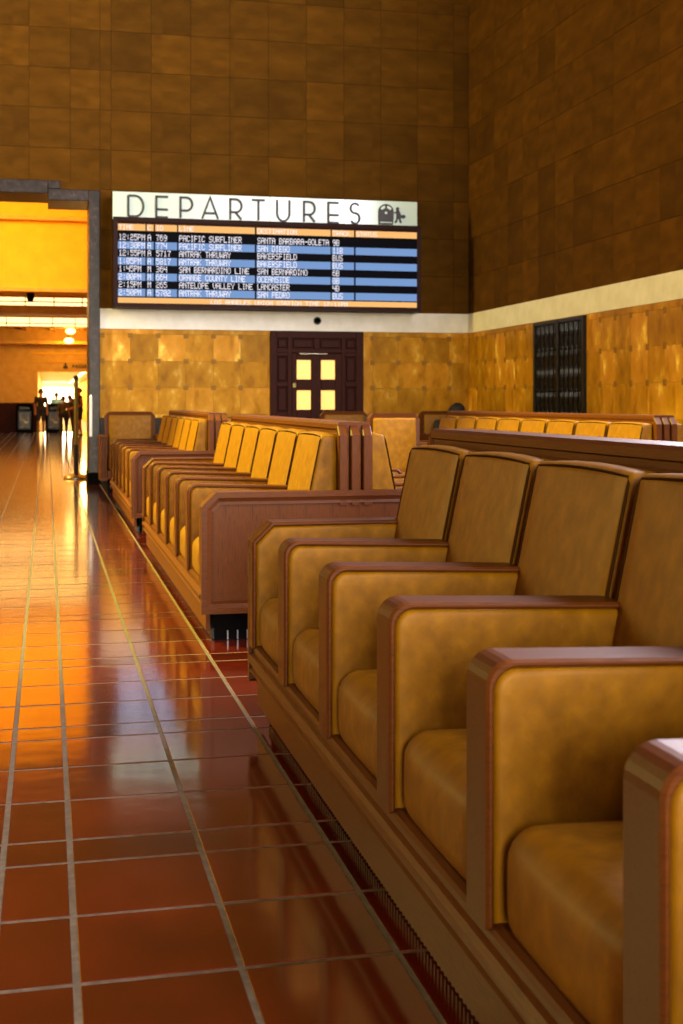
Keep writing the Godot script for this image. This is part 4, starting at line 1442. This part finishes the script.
# ------------------------------------------------------------------ people
# bones: [from, to, radius, radius, colour]; one surface net over the smooth union
func body_mesh(bones: Array, cell: float) -> ArrayMesh:
	var lo := Vector3.ONE * 1e9
	var hi := -lo
	for b in bones:
		var r: float = maxf(b[2], b[3])
		for p in [b[0], b[1]]:
			lo = lo.min(p - Vector3.ONE * r)
			hi = hi.max(p + Vector3.ONE * r)
	lo -= Vector3.ONE * cell * 3
	hi += Vector3.ONE * cell * 3
	var n := Vector3i(((hi - lo) / cell).ceil()) + Vector3i.ONE
	var f := PackedFloat32Array()
	f.resize(n.x * n.y * n.z)
	f.fill(1.0)
	var near := PackedFloat32Array()
	near.resize(f.size())
	near.fill(1.0)
	var who := PackedInt32Array()
	who.resize(f.size())
	var K := 0.03
	for bi in bones.size():
		var b: Array = bones[bi]
		var a: Vector3 = b[0]
		var ab: Vector3 = b[1] - a
		var l2 := maxf(ab.length_squared(), 1e-9)
		var r: float = maxf(b[2], b[3]) + cell * 2 + K
		var p0 := Vector3i(((a.min(b[1]) - Vector3.ONE * r - lo) / cell).floor()).clamp(Vector3i.ZERO, n - Vector3i.ONE)
		var p1 := Vector3i(((a.max(b[1]) + Vector3.ONE * r - lo) / cell).ceil()).clamp(Vector3i.ZERO, n - Vector3i.ONE)
		for x in range(p0.x, p1.x + 1):
			for y in range(p0.y, p1.y + 1):
				for z in range(p0.z, p1.z + 1):
					var p := lo + Vector3(x, y, z) * cell
					var h := clampf((p - a).dot(ab) / l2, 0, 1)
					var d := (p - a - ab * h).length() - lerpf(b[2], b[3], h)
					var i := (x * n.y + y) * n.z + z
					if d < near[i]:
						near[i] = d
						who[i] = bi
					var q := f[i]
					var g := clampf(0.5 + 0.5 * (q - d) / K, 0, 1)
					f[i] = lerpf(q, d, g) - K * g * (1.0 - g)
	var st := SurfaceTool.new()
	st.begin(Mesh.PRIMITIVE_TRIANGLES)
	st.set_smooth_group(0)
	var idx := {}
	var count := 0
	var corner := [Vector3i(0, 0, 0), Vector3i(1, 0, 0), Vector3i(0, 1, 0), Vector3i(1, 1, 0), Vector3i(0, 0, 1), Vector3i(1, 0, 1), Vector3i(0, 1, 1), Vector3i(1, 1, 1)]
	var edges := [[0, 1], [2, 3], [4, 5], [6, 7], [0, 2], [1, 3], [4, 6], [5, 7], [0, 4], [1, 5], [2, 6], [3, 7]]
	for x in n.x - 1:
		for y in n.y - 1:
			for z in n.z - 1:
				var i0 := (x * n.y + y) * n.z + z
				if f[i0] > cell * 2.5:
					continue
				var v := []
				var inside := 0
				for c in corner:
					var w := f[((x + c.x) * n.y + y + c.y) * n.z + z + c.z]
					v.append(w)
					if w < 0: inside += 1
				if inside == 0 or inside == 8:
					continue
				var s := Vector3.ZERO
				var k := 0
				for e in edges:
					if (v[e[0]] < 0) != (v[e[1]] < 0):
						var t: float = v[e[0]] / (v[e[0]] - v[e[1]])
						s += Vector3(corner[e[0]]).lerp(Vector3(corner[e[1]]), t)
						k += 1
				st.set_color(bones[who[i0]][4])
				st.add_vertex(lo + (Vector3(x, y, z) + s / k) * cell)
				idx[i0] = count
				count += 1
	for i0 in idx:
		var z: int = i0 % n.z
		var y: int = (i0 / n.z) % n.y
		var x: int = i0 / (n.y * n.z)
		for ax in 3:
			var st1: int = [n.y * n.z, n.z, 1][ax]
			var b1: int = [n.z, 1, n.y * n.z][ax]
			var c1: int = [1, n.y * n.z, n.z][ax]
			if [y, z, x][ax] == 0 or [z, x, y][ax] == 0:
				continue
			var fa := f[i0]
			var fb := f[i0 + st1]
			if (fa < 0) == (fb < 0):
				continue
			var q := [i0, i0 - b1, i0 - b1 - c1, i0 - c1]
			if not (idx.has(q[1]) and idx.has(q[2]) and idx.has(q[3])):
				continue
			var o := [0, 1, 2, 0, 2, 3] if fa > 0 else [0, 2, 1, 0, 3, 2]
			for w in o:
				st.add_index(idx[q[w]])
	st.generate_normals()
	return st.commit()

func lin(c: Color) -> Color:
	return c.srgb_to_linear()

func figure_bones(P: Dictionary, skin: Color, top: Color, low: Color, shoe: Color, hair: Color, sleeve: float, leg: float, hair_r := 0.085) -> Array:
	# P gives joints for a 1.75 m figure facing +z; sleeve and leg: how much of arm and leg the cloth covers
	var b := []
	var hd: Vector3 = P.head
	var fw: Vector3 = P.get("look", Vector3(0, 0, 1))
	b.append([P.pelvis + Vector3(-0.07, 0, 0), P.pelvis + Vector3(0.07, 0, 0), 0.125, 0.125, low])
	b.append([P.pelvis + Vector3(0, 0.06, 0), P.chest, 0.125, 0.14, top])
	b.append([P.chest + Vector3(-0.09, 0.04, 0), P.chest + Vector3(0.09, 0.04, 0), 0.105, 0.105, top])
	b.append([P.chest + Vector3(0, 0.1, 0), P.neck, 0.06, 0.05, skin])
	b.append([P.neck, hd, 0.05, 0.07, skin])
	b.append([hd + Vector3(0, 0.02, 0) - fw * 0.015, hd + Vector3(0, -0.045, 0) + fw * 0.02, 0.092, 0.068, skin])
	b.append([hd + fw * 0.09 + Vector3(0, 0.005, 0), hd + fw * 0.108 + Vector3(0, -0.025, 0), 0.012, 0.015, skin])
	var sd := fw.cross(Vector3.UP).normalized()
	for s in [-1, 1]:
		b.append([hd + sd * s * 0.092, hd + sd * s * 0.094 + Vector3(0, -0.03, 0), 0.018, 0.014, skin])
		b.append([hd + fw * 0.085 + sd * s * 0.033 + Vector3(0, 0.012, 0), hd + fw * 0.085 + sd * s * 0.033 + Vector3(0, 0.012, 0), 0.013, 0.013, Color(0.02, 0.015, 0.01)])
	b.append([hd + fw * 0.072 + sd * 0.02 + Vector3(0, -0.058, 0), hd + fw * 0.072 - sd * 0.02 + Vector3(0, -0.058, 0), 0.014, 0.014, Color(0.25, 0.07, 0.05)])
	b.append([hd + Vector3(0, 0.06, 0) + fw * 0.02, hd + Vector3(0, 0.02, 0) - fw * 0.045, hair_r, hair_r + 0.003, hair])
	for k in ["l", "r"]:
		var sh: Vector3 = P["sh" + k]
		var el: Vector3 = P["el" + k]
		var wr: Vector3 = P["wr" + k]
		var m := sh.lerp(el, sleeve)
		b.append([sh, m, 0.062, 0.056, top])
		b.append([m, el, 0.046, 0.042, skin])
		b.append([el, wr, 0.041, 0.029, skin])
		var d := (wr - el).normalized()
		var side := Vector3(0, 0, 1).cross(d).normalized()
		b.append([wr, wr + d * 0.08, 0.030, 0.034, skin])
		for q in 4:
			var off := side * (q - 1.5) * 0.020
			b.append([wr + d * 0.08 + off, wr + d * (0.155 + [0.0, 0.018, 0.012, -0.008][q]) + off + Vector3(0, 0, 0.02), 0.0105, 0.0095, skin])
		b.append([wr + d * 0.03 + Vector3(0, 0, 0.025), wr + d * 0.09 + Vector3(0, 0, 0.05), 0.013, 0.011, skin])
		var hp: Vector3 = P["hp" + k]
		var kn: Vector3 = P["kn" + k]
		var an: Vector3 = P["an" + k]
		if leg <= 0.5:
			var q2 := hp.lerp(kn, leg * 2)
			b.append([hp, q2, 0.098, 0.085, low])
			b.append([q2, kn, 0.068, 0.054, skin])
			b.append([kn, an, 0.056, 0.036, skin])
		else:
			b.append([hp, kn, 0.094, 0.064, low])
			b.append([kn, an, 0.064, 0.048, low])
		var toe: Vector3 = P.get("toe", Vector3(0, 0, 1))
		b.append([an + Vector3(0, -0.045, 0) - toe * 0.03, an + Vector3(0, -0.052, 0) + toe * 0.15, 0.042, 0.036, shoe])
	return b

func standing(stride: float, swing: float) -> Dictionary:
	return {
		"pelvis": Vector3(0, 0.94, 0), "chest": Vector3(0, 1.28, 0.01), "neck": Vector3(0, 1.47, 0.0), "head": Vector3(0, 1.62, 0.02),
		"shl": Vector3(-0.185, 1.40, 0), "ell": Vector3(-0.235, 1.12, -0.02 + swing), "wrl": Vector3(-0.23, 0.88, 0.06 + swing * 2),
		"shr": Vector3(0.185, 1.40, 0), "elr": Vector3(0.235, 1.12, -0.02 - swing), "wrr": Vector3(0.23, 0.88, 0.06 - swing),
		"hpl": Vector3(-0.09, 0.90, 0), "knl": Vector3(-0.10, 0.49, 0.03 + stride * 0.5), "anl": Vector3(-0.10, 0.09, stride),
		"hpr": Vector3(0.09, 0.90, 0), "knr": Vector3(0.10, 0.49, 0.03 - stride * 0.3), "anr": Vector3(0.10, 0.09, -stride),
	}

func person(label: String, at: Vector3, turn: float, size: float, bones: Array, group := "") -> void:
	var m := mat("figure", Color.WHITE, 0.75)
	m.vertex_color_use_as_albedo = true
	var o := mesh_node(numbered("person"), body_mesh(bones, 0.016), m, self, at)
	o.rotation.y = turn
	o.scale = Vector3.ONE * size
	tag(o, label, "person", group)

func build_people() -> void:
	var skin := lin(Color(0.62, 0.40, 0.28))
	var dark := lin(Color(0.10, 0.09, 0.10))
	var navy := lin(Color(0.10, 0.11, 0.16))
	var hair := lin(Color(0.06, 0.045, 0.04))
	var shoe := lin(Color(0.16, 0.14, 0.13))
	person("person in black shirt and dark shorts standing before the litter bin", Vector3(-0.235, 0.0, -52.4), 0.1, 1.0, figure_bones(standing(0.03, 0.0), skin, dark, navy, shoe, hair, 0.75, 0.44))
	var p := standing(0.05, 0.0)
	p.wrl = Vector3(-0.18, 1.0, 0.24)
	p.wrr = Vector3(0.18, 1.02, 0.24)
	person("person with bare arms and dark shorts standing by the marble pillar", Vector3(1.12, 0.0, -47.0), -1.25, 1.0, figure_bones(p, lin(Color(0.66, 0.36, 0.22)), lin(Color(0.16, 0.10, 0.09)), dark, shoe, hair, 0.05, 0.30))
	person("person in dark clothes with tan jacket walking in the corridor mouth", Vector3(0.60, 0, -50.0), PI - 0.3, 0.83, figure_bones(standing(0.20, 0.06), skin, lin(Color(0.30, 0.21, 0.10)), dark, shoe, hair, 0.95, 0.95))
	person("person in black clothes walking in the corridor mouth, pale shoes", Vector3(0.86, 0, -51.0), PI + 0.2, 0.86, figure_bones(standing(-0.22, -0.06), skin, dark, dark, lin(Color(0.6, 0.58, 0.55)), hair, 0.95, 0.95))
	person("person in a light blue top farther down the corridor", Vector3(0.42, 0, -60.0), PI, 0.95, figure_bones(standing(0.14, 0.05), skin, lin(Color(0.35, 0.50, 0.66)), navy, shoe, hair, 0.6, 0.95))
	person("person in brown and black clothes beyond the walkers in the corridor", Vector3(1.22, 0, -56.5), PI - 0.1, 0.97, figure_bones(standing(0.1, 0.03), skin, lin(Color(0.15, 0.10, 0.09)), dark, shoe, hair, 0.9, 0.95))
	# seated in the corner armchair, head just above the bench in front
	var s := {
		"pelvis": Vector3(0, 0.60, 0.22), "chest": Vector3(0, 0.84, 0.20), "neck": Vector3(0.03, 0.99, 0.22), "head": Vector3(0.10, 1.055, 0.27), "look": Vector3(0.1, -0.1, 0.98).normalized(),
		"shl": Vector3(-0.18, 0.92, 0.21), "ell": Vector3(-0.235, 0.76, 0.33), "wrl": Vector3(-0.14, 0.70, 0.55),
		"shr": Vector3(0.18, 0.92, 0.21), "elr": Vector3(0.235, 0.76, 0.33), "wrr": Vector3(0.14, 0.70, 0.55),
		"hpl": Vector3(-0.09, 0.60, 0.26), "knl": Vector3(-0.12, 0.58, 0.70), "anl": Vector3(-0.12, 0.10, 0.78),
		"hpr": Vector3(0.09, 0.60, 0.26), "knr": Vector3(0.12, 0.58, 0.70), "anr": Vector3(0.12, 0.10, 0.78),
	}
	person("person with black hair sitting in the armchair near the wall corner", Vector3(5.92, 0, -18.75), 0, 1.0, figure_bones(s, skin, dark, navy, shoe, hair, 0.95, 0.95, 0.12))
